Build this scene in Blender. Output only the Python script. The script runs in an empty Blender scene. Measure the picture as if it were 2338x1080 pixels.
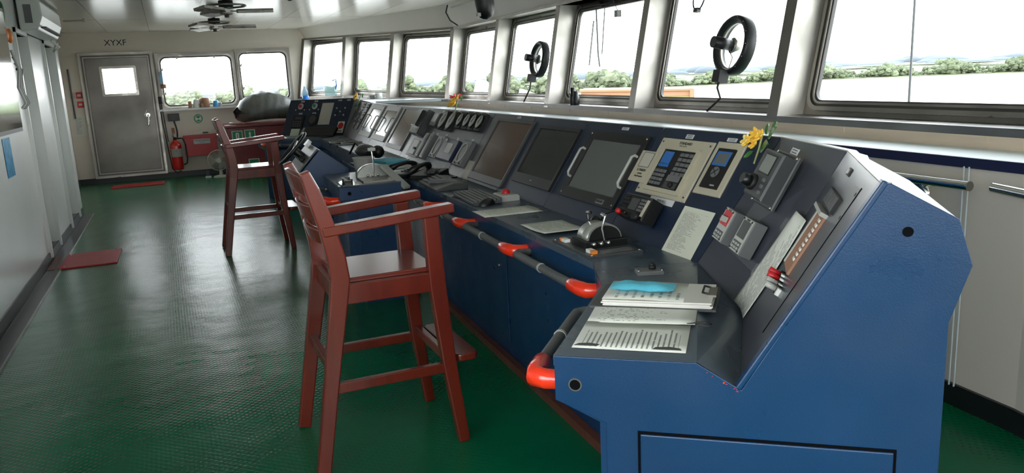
import bpy, math, random
from mathutils import Vector, Matrix
random.seed(7)
S = bpy.context.scene
COL = S.collection

# ------------------------------------------------------------------ camera
W_PX, F_PX = 2338.0, 1778.08
YAW, PITCH, ROLL, EYE = math.radians(23.097), math.radians(11.619), math.radians(-2.752), 1.45
fw = Vector((math.sin(YAW)*math.cos(PITCH), math.cos(YAW)*math.cos(PITCH), -math.sin(PITCH)))
rt = Vector((math.cos(YAW), -math.sin(YAW), 0)); up = rt.cross(fw)
r_ = rt*math.cos(ROLL) + up*math.sin(ROLL); u_ = -rt*math.sin(ROLL) + up*math.cos(ROLL)
cam = bpy.data.cameras.new('camera'); camo = bpy.data.objects.new('camera', cam); COL.objects.link(camo)
cam.sensor_fit = 'HORIZONTAL'; cam.sensor_width = 36.0; cam.lens = 36.0*F_PX/W_PX
cam.clip_start = .05; cam.clip_end = 20000
mw = Matrix.Identity(4)
for i, v in enumerate((r_, u_, -fw)):
    for k in range(3): mw[k][i] = v[k]
mw[2][3] = EYE
camo.matrix_world = mw
S.camera = camo

# ------------------------------------------------------------------ sky, exposure
wd = bpy.data.worlds.new('sky'); S.world = wd; wd.use_nodes = True
nt = wd.node_tree; nt.nodes.clear()
wo = nt.nodes.new('ShaderNodeOutputWorld'); bg = nt.nodes.new('ShaderNodeBackground')
tc = nt.nodes.new('ShaderNodeTexCoord'); sx = nt.nodes.new('ShaderNodeSeparateXYZ')
cr = nt.nodes.new('ShaderNodeValToRGB')
nt.links.new(tc.outputs['Generated'], sx.inputs[0]); nt.links.new(sx.outputs['Z'], cr.inputs[0])
cr.color_ramp.elements[0].position = 0.0; cr.color_ramp.elements[0].color = (.97, .99, 1.0, 1)
cr.color_ramp.elements[1].position = .8; cr.color_ramp.elements[1].color = (.80, .90, 1.0, 1)
nt.links.new(cr.outputs[0], bg.inputs[0]); bg.inputs[1].default_value = 5.5
nt.links.new(bg.outputs[0], wo.inputs[0])
S.view_settings.view_transform = 'Standard'; S.view_settings.look = 'None'
S.view_settings.exposure = 0.75; S.view_settings.gamma = 1.0; S.view_settings.use_curve_mapping = False
# soft sun behind thin cloud, high over the bow
sl = bpy.data.lights.new('sun', 'SUN'); sl.energy = 2.0; sl.angle = math.radians(12); sl.color = (1, .97, .9)
so = bpy.data.objects.new('sun', sl); COL.objects.link(so)
so.rotation_euler = (math.radians(20), math.radians(28), 0)

# ------------------------------------------------------------------ materials
def lin(c): return tuple(((x/255.0)/12.92 if x/255.0 <= .04045 else (((x/255.0)+.055)/1.055)**2.4) for x in c)
def mat(name, rgb=None, rough=.5, metal=0, spec=.5, coat=0, noise=None, bump=None, emis=None, lincol=None, rnoise=None):
    m = bpy.data.materials.new(name); m.use_nodes = True; n = m.node_tree; b = n.nodes['Principled BSDF']
    c = lincol if lincol else lin(rgb)
    b.inputs['Base Color'].default_value = (*c, 1); b.inputs['Roughness'].default_value = rough
    b.inputs['Metallic'].default_value = metal; b.inputs['Specular IOR Level'].default_value = spec
    b.inputs['Coat Weight'].default_value = coat; b.inputs['Coat Roughness'].default_value = .12
    if noise or bump or rnoise:
        t = n.nodes.new('ShaderNodeTexCoord')
    if noise:                                   # (scale, amount[, stretch])
        mp = n.nodes.new('ShaderNodeMapping'); mp.inputs['Scale'].default_value = noise[2] if len(noise) > 2 else (1, 1, 1)
        n.links.new(t.outputs['Object'], mp.inputs[0])
        x = n.nodes.new('ShaderNodeTexNoise'); x.inputs['Scale'].default_value = noise[0]; x.inputs['Detail'].default_value = 5
        n.links.new(mp.outputs[0], x.inputs[0])
        r = n.nodes.new('ShaderNodeValToRGB'); a = noise[1]
        r.color_ramp.elements[0].position = .3; r.color_ramp.elements[1].position = .7
        r.color_ramp.elements[0].color = (*[v*(1-a) for v in c], 1); r.color_ramp.elements[1].color = (*[min(1, v*(1+a)) for v in c], 1)
        n.links.new(x.outputs[0], r.inputs[0]); n.links.new(r.outputs[0], b.inputs['Base Color'])
    if rnoise:                                  # (scale, lo, hi)
        x = n.nodes.new('ShaderNodeTexNoise'); x.inputs['Scale'].default_value = rnoise[0]; x.inputs['Detail'].default_value = 4
        n.links.new(t.outputs['Object'], x.inputs[0])
        q = n.nodes.new('ShaderNodeMapRange'); q.inputs['From Min'].default_value = .3; q.inputs['From Max'].default_value = .7
        q.inputs['To Min'].default_value = rnoise[1]; q.inputs['To Max'].default_value = rnoise[2]
        n.links.new(x.outputs[0], q.inputs[0]); n.links.new(q.outputs[0], b.inputs['Roughness'])
    if bump:                                    # (scale, strength)
        x = n.nodes.new('ShaderNodeTexNoise'); x.inputs['Scale'].default_value = bump[0]; x.inputs['Detail'].default_value = 3
        n.links.new(t.outputs['Object'], x.inputs[0])
        q = n.nodes.new('ShaderNodeBump'); q.inputs['Strength'].default_value = bump[1]; q.inputs['Distance'].default_value = .01
        n.links.new(x.outputs[0], q.inputs['Height']); n.links.new(q.outputs[0], b.inputs['Normal'])
    if emis:
        b.inputs['Emission Color'].default_value = (*lin(emis[0]), 1); b.inputs['Emission Strength'].default_value = emis[1]
    return m
M = {}
M['paint'] = mat('navy_console_paint', (10, 50, 86), .32, spec=.5, noise=(3, .12), bump=(260, .06), rnoise=(5, .26, .4))
M['desk'] = mat('navy_paint_with_sheen', (62, 75, 88), .28, spec=.6, noise=(4, .12), bump=(200, .05), rnoise=(4, .22, .38))  # same navy paint, greyed: reflection of the windows put into the colour
M['panel'] = mat('dark_panel_paint', (24, 36, 56), .34, spec=.5, noise=(6, .1), bump=(300, .08))
M['panel_grey'] = mat('grey_panel_paint', (54, 57, 66), .3, spec=.6, noise=(6, .1), bump=(300, .05))
M['gap'] = mat('panel_gap_black', (4, 5, 8), .9, spec=.1)
M['black'] = mat('black_plastic', (16, 17, 19), .38)
M['blackm'] = mat('black_matt', (14, 14, 15), .6)
M['dgrey'] = mat('dark_grey_plastic', (62, 64, 65), .4)
M['mgrey'] = mat('mid_grey_plastic', (98, 100, 100), .4)
M['lgrey'] = mat('light_grey_plastic', (165, 166, 160), .4)
M['cream'] = mat('cream_plastic', (172, 166, 146), .4, noise=(8, .04))
M['screen'] = mat('dark_screen_glass', (44, 48, 48), .08, spec=.6)
M['screen_brown'] = mat('brown_screen_film', (84, 60, 46), .09, spec=.5, noise=(2, .16))
M['screen_grey'] = mat('grey_screen_glass', (92, 96, 95), .15, spec=.5)
M['lcd'] = mat('blue_lcd', (44, 92, 150), .2, emis=((30, 80, 140), .12))
M['lcd_grey'] = mat('grey_lcd', (128, 132, 126), .2)
M['steel'] = mat('brushed_steel', (160, 156, 149), .3, metal=1, noise=(3, .22, (1, 1, .25)), rnoise=(5, .22, .48))
M['mullion'] = mat('mullion_steel', (190, 186, 178), .44, metal=.5, noise=(3, .2, (1, 1, .25)), rnoise=(5, .38, .58))
M['door_steel'] = mat('door_sheet_steel', (104, 101, 96), .34, metal=1, noise=(1.2, .3), rnoise=(2, .26, .4), bump=(2.5, .08))
M['steel_dark'] = mat('worn_steel', (138, 134, 128), .36, metal=1, noise=(3, .16), rnoise=(4, .3, .46))
M['chrome'] = mat('chrome', (220, 220, 218), .08, metal=1)
M['dome'] = mat('brushed_dial_steel', (170, 172, 166), .3, metal=.7, noise=(20, .1))
M['rubber'] = mat('window_gasket_rubber', (58, 56, 54), .45)
M['wall'] = mat('cream_lining', (212, 203, 190), .45, noise=(1.2, .05))
M['wall_left'] = mat('pale_lining', (214, 217, 213), .3, noise=(1.5, .05))
M['apron'] = mat('cream_wood_trim', (206, 188, 166), .45, noise=(8, .08, (.3, .3, 3)))
M['shelf'] = mat('pale_shelf_laminate', (198, 208, 210), .28)
M['navy_edge'] = mat('navy_edge_strip', (34, 36, 66), .35)
M['base'] = mat('black_skirting', (24, 26, 28), .4)
M['wood'] = mat('varnished_mahogany', (96, 31, 18), .27, spec=.45, coat=.28, noise=(9, .25, (1, 1, .15)), bump=(60, .03))
M['wood_cab'] = mat('red_brown_cabinet', (122, 42, 44), .35, noise=(6, .12))
M['wood_strip'] = mat('brown_kick_strip', (92, 52, 40), .5, noise=(20, .2))
M['red'] = mat('red_enamel', (186, 26, 32), .35, noise=(6, .08))
M['red_mat'] = mat('red_rubber_mat', (172, 22, 28), .5, bump=(120, .2))
M['red_grip'] = mat('red_vinyl_sleeve', (232, 52, 22), .22, coat=.5, bump=(40, .25))
M['grip'] = mat('grey_foam_rail', (84, 86, 86), .55, bump=(120, .2))
M['white'] = mat('white_plastic', (214, 216, 212), .35)
M['label'] = mat('engraved_label', (196, 198, 200), .4)
M['green'] = mat('safety_green', (18, 128, 84), .4)
M['pale_sign'] = mat('pale_sign_border', (196, 206, 186), .45)
M['orange'] = mat('orange_button', (224, 128, 48), .4)
M['yellow'] = mat('yellow_petal', (246, 190, 60), .5, noise=(40, .15))
M['pale_yellow'] = mat('pale_petal', (248, 226, 140), .5)
M['leaf'] = mat('plastic_leaf', (52, 104, 48), .4, noise=(30, .25))
M['stem'] = mat('plastic_stem', (140, 150, 100), .5)
M['mask'] = mat('blue_mask_fabric', (92, 190, 214), .6, noise=(14, .1), bump=(90, .15))
M['bag'] = mat('grey_tarpaulin', (92, 94, 90), .42, noise=(3, .2, (5, .6, .6)), bump=(9, .9))
M['blue_b'] = mat('blue_plastic', (70, 160, 224), .25)
M['brownish'] = mat('brown_carton', (150, 110, 84), .6)
M['redcloth'] = mat('red_cloth', (190, 40, 52), .7)
M['ext'] = mat('extinguisher_red', (206, 26, 22), .2, coat=.6)
M['skin_fan'] = mat('fan_plastic', (202, 202, 190), .4)
M['bluebook'] = mat('blue_poster', (34, 136, 178), .35, noise=(16, .6))
M['orange_ship'] = mat('orange_ship_paint', (136, 96, 66), .6, noise=(.6, .1))
M['yellow_ship'] = mat('yellow_ship_paint', (130, 118, 70), .6, noise=(.5, .1))
M['deck'] = mat('pale_deck', (120, 116, 110), .6)
M['white_ship'] = mat('white_ship_paint', (230, 230, 230), .5)

def floor_mat():
    m = bpy.data.materials.new('green_chequer_rubber'); m.use_nodes = True; n = m.node_tree; b = n.nodes['Principled BSDF']
    t = n.nodes.new('ShaderNodeTexCoord')
    x = n.nodes.new('ShaderNodeTexNoise'); x.inputs['Scale'].default_value = 1.4; x.inputs['Detail'].default_value = 6
    n.links.new(t.outputs['Object'], x.inputs[0])
    r = n.nodes.new('ShaderNodeValToRGB'); r.color_ramp.elements[0].position = .35; r.color_ramp.elements[1].position = .68
    r.color_ramp.elements[0].color = (*lin((0, 84, 52)), 1); r.color_ramp.elements[1].color = (*lin((0, 100, 64)), 1)
    n.links.new(x.outputs[0], r.inputs[0]); n.links.new(r.outputs[0], b.inputs['Base Color'])
    # raised studs: two crossed diagonal waves
    mp = n.nodes.new('ShaderNodeMapping'); mp.inputs['Scale'].default_value = (40, 40, 40); mp.inputs['Rotation'].default_value = (0, 0, .78)
    n.links.new(t.outputs['Object'], mp.inputs[0])
    v = n.nodes.new('ShaderNodeTexVoronoi'); v.inputs['Scale'].default_value = 1.0; v.inputs['Randomness'].default_value = .0
    n.links.new(mp.outputs[0], v.inputs[0])
    q = n.nodes.new('ShaderNodeMapRange'); q.inputs['From Min'].default_value = .2; q.inputs['From Max'].default_value = .42
    q.inputs['To Min'].default_value = 1; q.inputs['To Max'].default_value = 0
    n.links.new(v.outputs['Distance'], q.inputs[0])
    x2 = n.nodes.new('ShaderNodeTexNoise'); x2.inputs['Scale'].default_value = 2.6; x2.inputs['Detail'].default_value = 2
    n.links.new(t.outputs['Object'], x2.inputs[0])
    b1 = n.nodes.new('ShaderNodeBump'); b1.inputs['Strength'].default_value = .28; b1.inputs['Distance'].default_value = .0015
    b2 = n.nodes.new('ShaderNodeBump'); b2.inputs['Strength'].default_value = .35; b2.inputs['Distance'].default_value = .02
    n.links.new(q.outputs[0], b1.inputs['Height']); n.links.new(x2.outputs[0], b2.inputs['Height'])
    n.links.new(b2.outputs[0], b1.inputs['Normal']); n.links.new(b1.outputs[0], b.inputs['Normal'])
    b.inputs['Roughness'].default_value = .24; b.inputs['Specular IOR Level'].default_value = .23
    return m
M['floor'] = floor_mat()

def ceil_mat():
    m = mat('ceiling_panels', (224, 218, 209), .2, spec=.6); n = m.node_tree; b = n.nodes['Principled BSDF']
    t = n.nodes.new('ShaderNodeTexCoord'); s = n.nodes.new('ShaderNodeSeparateXYZ'); n.links.new(t.outputs['Object'], s.inputs[0])
    def seam(out, off, per, w):
        a = n.nodes.new('ShaderNodeMath'); a.operation = 'ADD'; a.inputs[1].default_value = -off + per*40; n.links.new(out, a.inputs[0])
        d = n.nodes.new('ShaderNodeMath'); d.operation = 'MODULO'; d.inputs[1].default_value = per; n.links.new(a.outputs[0], d.inputs[0])
        c = n.nodes.new('ShaderNodeMath'); c.operation = 'LESS_THAN'; c.inputs[1].default_value = w; n.links.new(d.outputs[0], c.inputs[0])
        return c
    a = seam(s.outputs['X'], .505, .632, .007); c = seam(s.outputs['Y'], 9.9, 2.48, .02)
    mx = n.nodes.new('ShaderNodeMath'); mx.operation = 'MAXIMUM'; n.links.new(a.outputs[0], mx.inputs[0]); n.links.new(c.outputs[0], mx.inputs[1])
    k = n.nodes.new('ShaderNodeMix'); k.data_type = 'RGBA'
    k.inputs['A'].default_value = (*lin((224, 218, 209)), 1); k.inputs['B'].default_value = (*lin((92, 88, 84)), 1)
    n.links.new(mx.outputs[0], k.inputs['Factor']); n.links.new(k.outputs['Result'], b.inputs['Base Color'])
    return m
M['ceiling'] = ceil_mat()

def glass_mat():
    m = bpy.data.materials.new('window_glass'); m.use_nodes = True; n = m.node_tree; n.nodes.clear()
    o = n.nodes.new('ShaderNodeOutputMaterial'); t = n.nodes.new('ShaderNodeBsdfTransparent'); g = n.nodes.new('ShaderNodeBsdfGlossy')
    t.inputs[0].default_value = (.95, .97, .96, 1); g.inputs['Roughness'].default_value = .03
    lw_n = n.nodes.new('ShaderNodeLayerWeight'); pw = n.nodes.new('ShaderNodeMath'); pw.operation = 'POWER'; pw.inputs[1].default_value = 5.0; lw_n.inputs[0].default_value = .5
    f = n.nodes.new('ShaderNodeMath'); f.operation = 'MULTIPLY_ADD'; f.inputs[1].default_value = .9; f.inputs[2].default_value = .05
    n.links.new(lw_n.outputs['Facing'], pw.inputs[0]); n.links.new(pw.outputs[0], f.inputs[0])
    x = n.nodes.new('ShaderNodeMixShader'); n.links.new(f.outputs[0], x.inputs[0]); n.links.new(t.outputs[0], x.inputs[1]); n.links.new(g.outputs[0], x.inputs[2])
    n.links.new(x.outputs[0], o.inputs[0]); return m
M['glass'] = glass_mat()
def clear_mat(name, col, fac):
    m = bpy.data.materials.new(name); m.use_nodes = True; n = m.node_tree; b = n.nodes['Principled BSDF']
    b.inputs['Base Color'].default_value = (*lin(col), 1); b.inputs['Roughness'].default_value = .15
    b.inputs['Alpha'].default_value = fac; return m
M['clear'] = clear_mat('window_reflection_film', (210, 214, 226), .42)  # pale see-through tone that imitates reflected windows
M['bottle'] = clear_mat('pale_blue_clear_plastic', (150, 200, 228), .5)
M['bottle_liq'] = clear_mat('blue_liquid', (40, 130, 232), .85)
M['jug'] = clear_mat('frosted_jug_plastic', (150, 206, 206), .55)
M['guard'] = clear_mat('fan_guard_mesh', (190, 180, 168), .22)

def paper_mat(name, base=(206, 208, 198), ink=(90, 92, 92), lines=30, axis=1, cols=0, marg=.08, seed=0, lo=.42, top=None):
    """rows of small print on paper, in the sheet's own Generated coordinates"""
    m = bpy.data.materials.new(name); m.use_nodes = True; n = m.node_tree; b = n.nodes['Principled BSDF']
    b.inputs['Roughness'].default_value = .55
    t = n.nodes.new('ShaderNodeTexCoord'); s = n.nodes.new('ShaderNodeSeparateXYZ'); n.links.new(t.outputs['Generated'], s.inputs[0])
    def math_(op, a, bb=None):
        k = n.nodes.new('ShaderNodeMath'); k.operation = op
        for i, v in enumerate((a, bb)):
            if v is None: continue
            if isinstance(v, (int, float)): k.inputs[i].default_value = v
            else: n.links.new(v, k.inputs[i])
        return k.outputs[0]
    U, V = (s.outputs['X'], s.outputs['Y']) if axis == 1 else (s.outputs['Y'], s.outputs['X'])
    row = math_('MULTIPLY', V, float(lines)); fr = math_('FRACT', row); fl = math_('FLOOR', row)
    inrow = math_('MULTIPLY', math_('GREATER_THAN', fr, .35), math_('LESS_THAN', fr, .72))
    cb = n.nodes.new('ShaderNodeCombineXYZ'); n.links.new(math_('MULTIPLY', U, 26.0), cb.inputs[0]); n.links.new(math_('MULTIPLY', fl, 3.7), cb.inputs[1]); cb.inputs[2].default_value = seed
    ns = n.nodes.new('ShaderNodeTexNoise'); ns.inputs['Scale'].default_value = 1.0; ns.inputs['Detail'].default_value = 1; n.links.new(cb.outputs[0], ns.inputs[0])
    cb2 = n.nodes.new('ShaderNodeCombineXYZ'); n.links.new(math_('MULTIPLY', fl, 5.3), cb2.inputs[1]); cb2.inputs[2].default_value = seed+9
    ns2 = n.nodes.new('ShaderNodeTexNoise'); ns2.inputs['Scale'].default_value = 1.0; n.links.new(cb2.outputs[0], ns2.inputs[0])
    ln = math_('MULTIPLY_ADD', ns2.outputs[0], 1.3); ln.node.inputs[2].default_value = -.05   # row length
    word = math_('GREATER_THAN', ns.outputs[0], lo)
    k = math_('MULTIPLY', inrow, word); k = math_('MULTIPLY', k, math_('LESS_THAN', U, ln))
    for q in (U, V):
        k = math_('MULTIPLY', k, math_('GREATER_THAN', q, marg)); k = math_('MULTIPLY', k, math_('LESS_THAN', q, 1-marg))
    if cols:
        c = math_('FRACT', math_('MULTIPLY', U, float(cols))); k = math_('MAXIMUM', k, math_('MULTIPLY', math_('LESS_THAN', c, .06), .5))
    mx = n.nodes.new('ShaderNodeMix'); mx.data_type = 'RGBA'
    mx.inputs['A'].default_value = (*lin(base), 1); mx.inputs['B'].default_value = (*lin(ink), 1)
    n.links.new(math_('MULTIPLY', k, .8), mx.inputs['Factor']); n.links.new(mx.outputs['Result'], b.inputs['Base Color'])
    return m
M['paper1'] = paper_mat('printed_sheet', lines=34, seed=1)
M['paper2'] = paper_mat('drawn_sheet', lines=16, seed=2, lo=.55)
M['paper3'] = paper_mat('form_sheet', lines=22, cols=9, seed=3)
M['paper4'] = paper_mat('narrow_sheet', base=(196, 198, 182), lines=44, seed=5, marg=.1)
M['paper5'] = paper_mat('log_sheet', lines=22, axis=0, seed=6, lo=.3, marg=.07)
M['paper6'] = paper_mat('list_form', lines=12, cols=26, axis=0, seed=8, lo=.5)
M['card'] = mat('blank_card', (176, 172, 160), .5)
M['clip_edge'] = mat('paper_stack', (206, 204, 196), .6)

# ------------------------------------------------------------------ mesh helpers
def V(*a): return Vector(a)
def FR(o, x, y, z):
    m = Matrix.Identity(4)
    for i, v in enumerate((x, y, z)):
        for k in range(3): m[k][i] = v[k]
    for k in range(3): m[k][3] = o[k]
    return m
def rotz(a): return Matrix.Rotation(a, 4, 'Z')
ID = Matrix.Identity(4)
class MB:
    def __init__(s): s.v = []; s.f = []; s.mi = []; s.mats = []; s.sm = []
    def m(s, key):
        if key not in s.mats: s.mats.append(key)
        return s.mats.index(key)
    def add(s, vs, fs, key, F=ID, smooth=False):
        o = len(s.v); s.v += [F @ Vector(p) for p in vs]; i = s.m(key)
        for f in fs: s.f.append(tuple(o+k for k in f)); s.mi.append(i); s.sm.append(smooth)
        return s
    def box(s, c, d, key, F=ID):
        x, y, z = [q/2 for q in d]; cx, cy, cz = c
        vs = [(cx+a*x, cy+b*y, cz+e*z) for e in (-1, 1) for b in (-1, 1) for a in (-1, 1)]
        return s.add(vs, [(0, 2, 3, 1), (4, 5, 7, 6), (0, 1, 5, 4), (2, 6, 7, 3), (0, 4, 6, 2), (1, 3, 7, 5)], key, F)
    def cbox(s, c, d, key, F=ID, b=.004):
        """box with chamfered top (z+) edges and corners"""
        x, y, z = [q/2 for q in d]; cx, cy, cz = c
        def ringp(ix, zz): return [(cx+px*(x-ix), cy+py*(y-ix), zz) for px, py in ((-1, -1), (1, -1), (1, 1), (-1, 1))]
        vs = ringp(0, cz-z) + ringp(0, cz+z-b) + ringp(b, cz+z)
        fs = [(3, 2, 1, 0), (8, 9, 10, 11)]
        for k in (0, 4):
            for i in range(4): j = (i+1) % 4; fs.append((k+i, k+j, k+4+j, k+4+i))
        return s.add(vs, fs, key, F)
    def prism(s, pts, z0, z1, key, F=ID, smooth=False):
        n = len(pts); vs = [(p[0], p[1], z0) for p in pts] + [(p[0], p[1], z1) for p in pts]
        fs = [tuple(range(n-1, -1, -1)), tuple(range(n, 2*n))]
        s.add(vs, fs, key, F)
        o = len(s.v)-2*n; i = s.m(key)
        for a in range(n):
            b = (a+1) % n; s.f.append((o+a, o+b, o+n+b, o+n+a)); s.mi.append(i); s.sm.append(smooth)
        return s
    def hexa(s, lo, hi, key):
        return s.add(list(lo)+list(hi), [(3, 2, 1, 0), (4, 5, 6, 7), (0, 1, 5, 4), (1, 2, 6, 5), (2, 3, 7, 6), (3, 0, 4, 7)], key)
    def cyl(s, c, r, h, key, F=ID, n=24, r2=None, axis='z'):
        r2 = r if r2 is None else r2
        A = {'z': lambda a, b, t: (a, b, t), 'x': lambda a, b, t: (t, a, b), 'y': lambda a, b, t: (b, t, a)}[axis]
        vs = []
        for (rr, t) in ((r, -h/2), (r2, h/2)):
            for k in range(n):
                q = A(rr*math.cos(2*math.pi*k/n), rr*math.sin(2*math.pi*k/n), t); vs.append((c[0]+q[0], c[1]+q[1], c[2]+q[2]))
        o = len(s.v)
        s.add(vs, [tuple(range(n-1, -1, -1)), tuple(range(n, 2*n))], key, F)
        i = s.m(key)
        for k in range(n): j = (k+1) % n; s.f.append((o+k, o+j, o+n+j, o+n+k)); s.mi.append(i); s.sm.append(True)
        return s
    def lathe(s, prof, key, F=ID, n=28, a0=0, a1=2*math.pi):
        full = abs(a1-a0-2*math.pi) < 1e-4; m = n if full else n+1; vs = []
        for (r, z) in prof:
            for k in range(m):
                a = a0+(a1-a0)*k/n; vs.append((r*math.cos(a), r*math.sin(a), z))
        fs = []
        for p in range(len(prof)-1):
            for k in range(m if full else m-1):
                j = (k+1) % m; fs.append((p*m+k, p*m+j, (p+1)*m+j, (p+1)*m+k))
        return s.add(vs, fs, key, F, True)
    def tube(s, path, r, key, F=ID, n=10, closed=False, flat=None):
        P = [Vector(p) for p in path]; L = len(P); vs = []; prev = None
        for i, p in enumerate(P):
            if closed: t = (P[(i+1) % L]-P[i-1]).normalized()
            else: t = (P[min(i+1, L-1)]-P[max(i-1, 0)]).normalized()
            if prev is None:
                q = Vector((0, 0, 1)) if abs(t.z) < .9 else Vector((1, 0, 0)); nx = t.cross(q).normalized()
            else: nx = (prev - t*prev.dot(t)).normalized()
            prev = nx; ny = t.cross(nx); rr = r[i] if isinstance(r, (list, tuple)) else r
            for k in range(n):
                a = 2*math.pi*k/n; vs.append(p+nx*math.cos(a)*rr+ny*math.sin(a)*rr*(flat or 1))
        fs = []
        for i in range(L if closed else L-1):
            for k in range(n): j = (k+1) % n; b = (i+1) % L; fs.append((i*n+k, i*n+j, b*n+j, b*n+k))
        s.add(vs, fs, key, F, True)
        if not closed: s.add([vs[k] for k in range(n)], [tuple(range(n-1, -1, -1))], key, F); s.add([vs[(L-1)*n+k] for k in range(n)], [tuple(range(n))], key, F)
        return s
    def bar(s, p0, p1, w, d, key, ref=(0, 1, 0), w1=None, d1=None):
        """square-section bar from p0 to p1; w measured along ref, d across"""
        p0, p1 = Vector(p0), Vector(p1); t = (p1-p0).normalized(); a = Vector(ref); a = (a-t*a.dot(t)).normalized(); b = t.cross(a)
        w1 = w if w1 is None else w1; d1 = d if d1 is None else d1
        R = lambda p, w, d: [p+a*(x*w/2)+b*(y*d/2) for x, y in ((-1, -1), (1, -1), (1, 1), (-1, 1))]
        return s.hexa(R(p0, w, d), R(p1, w1, d1), key)
    def sweep(s, path, w, d, key, ref=(0, 1, 0)):
        P = [Vector(p) for p in path]; vs = []; L = len(P)
        for i, p in enumerate(P):
            t = (P[min(i+1, L-1)]-P[max(i-1, 0)]).normalized(); a = Vector(ref); a = (a-t*a.dot(t)).normalized(); b = t.cross(a)
            ww = w[i] if isinstance(w, (list, tuple)) else w; dd = d[i] if isinstance(d, (list, tuple)) else d
            vs += [p+a*(x*ww/2)+b*(y*dd/2) for x, y in ((-1, -1), (1, -1), (1, 1), (-1, 1))]
        fs = [(3, 2, 1, 0), tuple(4*(L-1)+k for k in range(4))]
        for i in range(L-1):
            for k in range(4): j = (k+1) % 4; fs.append((4*i+k, 4*i+j, 4*i+4+j, 4*i+4+k))
        return s.add(vs, fs, key)
    def sph(s, c, r, key, F=ID, n=16, sc=(1, 1, 1), half=False):
        prof = []; m = 8; lo = 0 if half else -math.pi/2
        vs = []; fs = []
        for i in range(m+1):
            t = lo+(math.pi/2-lo)*i/m
            for k in range(n):
                a = 2*math.pi*k/n; vs.append((c[0]+r*sc[0]*math.cos(t)*math.cos(a), c[1]+r*sc[1]*math.cos(t)*math.sin(a), c[2]+r*sc[2]*math.sin(t)))
        for i in range(m):
            for k in range(n): j = (k+1) % n; fs.append((i*n+k, i*n+j, (i+1)*n+j, (i+1)*n+k))
        return s.add(vs, fs, key, F, True)
    def text(s, txt, size, key, F=ID, ext=.0006):
        cu = bpy.data.curves.new('t', 'FONT'); cu.body = txt; cu.size = size; cu.align_x = 'CENTER'; cu.align_y = 'CENTER'; cu.extrude = ext; cu.resolution_u = 2
        o = bpy.data.objects.new('t', cu); COL.objects.link(o)
        me = bpy.data.meshes.new_from_object(o)
        s.add([tuple(v.co) for v in me.vertices], [tuple(p.vertices) for p in me.polygons], key, F)
        bpy.data.objects.remove(o); bpy.data.meshes.remove(me); bpy.data.curves.remove(cu); return s
    def build(s, name, parent=None, bevel=0, origin=None):
        me = bpy.data.meshes.new(name); o = bpy.data.objects.new(name, me); COL.objects.link(o)
        off = Vector((0, 0, 0))
        if parent is not None:
            p = parent
            while p is not None: off += p.location; p = p.parent
            o.parent = parent
        elif origin is not None: off = Vector(origin); o.location = off
        me.from_pydata([v-off for v in s.v], [], s.f)
        for k in s.mats: me.materials.append(M[k])
        for i, p in enumerate(me.polygons): p.material_index = s.mi[i]; p.use_smooth = s.sm[i]
        me.update()
        if bevel:
            b = o.modifiers.new('bevel', 'BEVEL'); b.width = bevel; b.segments = 2; b.limit_method = 'ANGLE'; b.angle_limit = math.radians(40)
        return o
def thing(name, label, cat, loc=(0, 0, 0), group=None):
    o = bpy.data.objects.new(name, None); COL.objects.link(o); o.location = loc; o.empty_display_size = .1
    o['label'] = label; o['category'] = cat
    if group: o['group'] = group
    return o
def tag(o, label, cat, group=None):
    o['label'] = label; o['category'] = cat
    if group: o['group'] = group
    return o
def struct(o, label=None):
    o['kind'] = 'structure'
    if label: o['label'] = label
    return o
def rrect(w, h, r, n=6, cx=0, cy=0):
    pts = []
    for qx, qy, a0 in ((1, 1, 0), (-1, 1, 90), (-1, -1, 180), (1, -1, 270)):
        for k in range(n+1):
            a = math.radians(a0+90*k/n); pts.append((cx+qx*(w/2-r)+r*math.cos(a), cy+qy*(h/2-r)+r*math.sin(a)))
    return pts
def ring(mb, o, i, z0, z1, key, F):
    n = len(o); vs = [(p[0], p[1], z0) for p in o]+[(p[0], p[1], z0) for p in i]+[(p[0], p[1], z1) for p in o]+[(p[0], p[1], z1) for p in i]
    fs = []
    for k in range(n):
        j = (k+1) % n
        fs += [(k, n+k, n+j, j), (2*n+k, 2*n+j, 3*n+j, 3*n+k), (k, j, 2*n+j, 2*n+k), (n+k, 3*n+k, 3*n+j, n+j)]
    mb.add(vs, fs, key, F); return mb
def copy_tree(o, loc, rz, parent=None):
    c = o.copy(); COL.objects.link(c)
    if parent is None: c.location = loc; c.rotation_euler = (0, 0, rz)
    else: c.parent = parent
    for ch in [x for x in bpy.data.objects if x.parent == o]: copy_tree(ch, None, 0, c)
    return c

# ------------------------------------------------------------------ room shell
CEIL = 2.45
ST = [  # window stations far -> near: base (x,y,z) and head (x,y,z) of each mullion's near inner corner
 ((2.231, 14.75, 1.265), (2.413, 14.75, 2.262)), ((2.755, 13.45, 1.267), (2.885, 13.45, 2.221)), ((3.19, 12.1, 1.212), (3.353, 12.1, 2.175)),
 ((3.70, 10.78, 1.17), (3.858, 10.76, 2.14)), ((3.733, 9.26, 1.16), (3.915, 9.24, 2.15)), ((3.64, 7.42, 1.15), (3.83, 7.41, 2.14)),
 ((3.549, 5.618, 1.14), (3.749, 5.60, 2.14)), ((3.35, 3.712, 1.14), (3.55, 3.69, 2.14)), ((3.15, 1.78, 1.14), (3.35, 1.75, 2.14)),
 ((2.66, -.15, 1.14), (2.85, -.2, 2.14)), ((2.0, -2.0, 1.14), (2.18, -2.05, 2.14))]
N = len(ST)
Bp = [Vector(s[0]) for s in ST]; Tp = [Vector(s[1]) for s in ST]
def outn(i):
    d = (Bp[i+1]-Bp[i]); n = Vector((-d.y, d.x, 0)).normalized()
    return n if n.x > 0 else -n
D_ = .19
oN = [outn(i) for i in range(N-1)]
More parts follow.
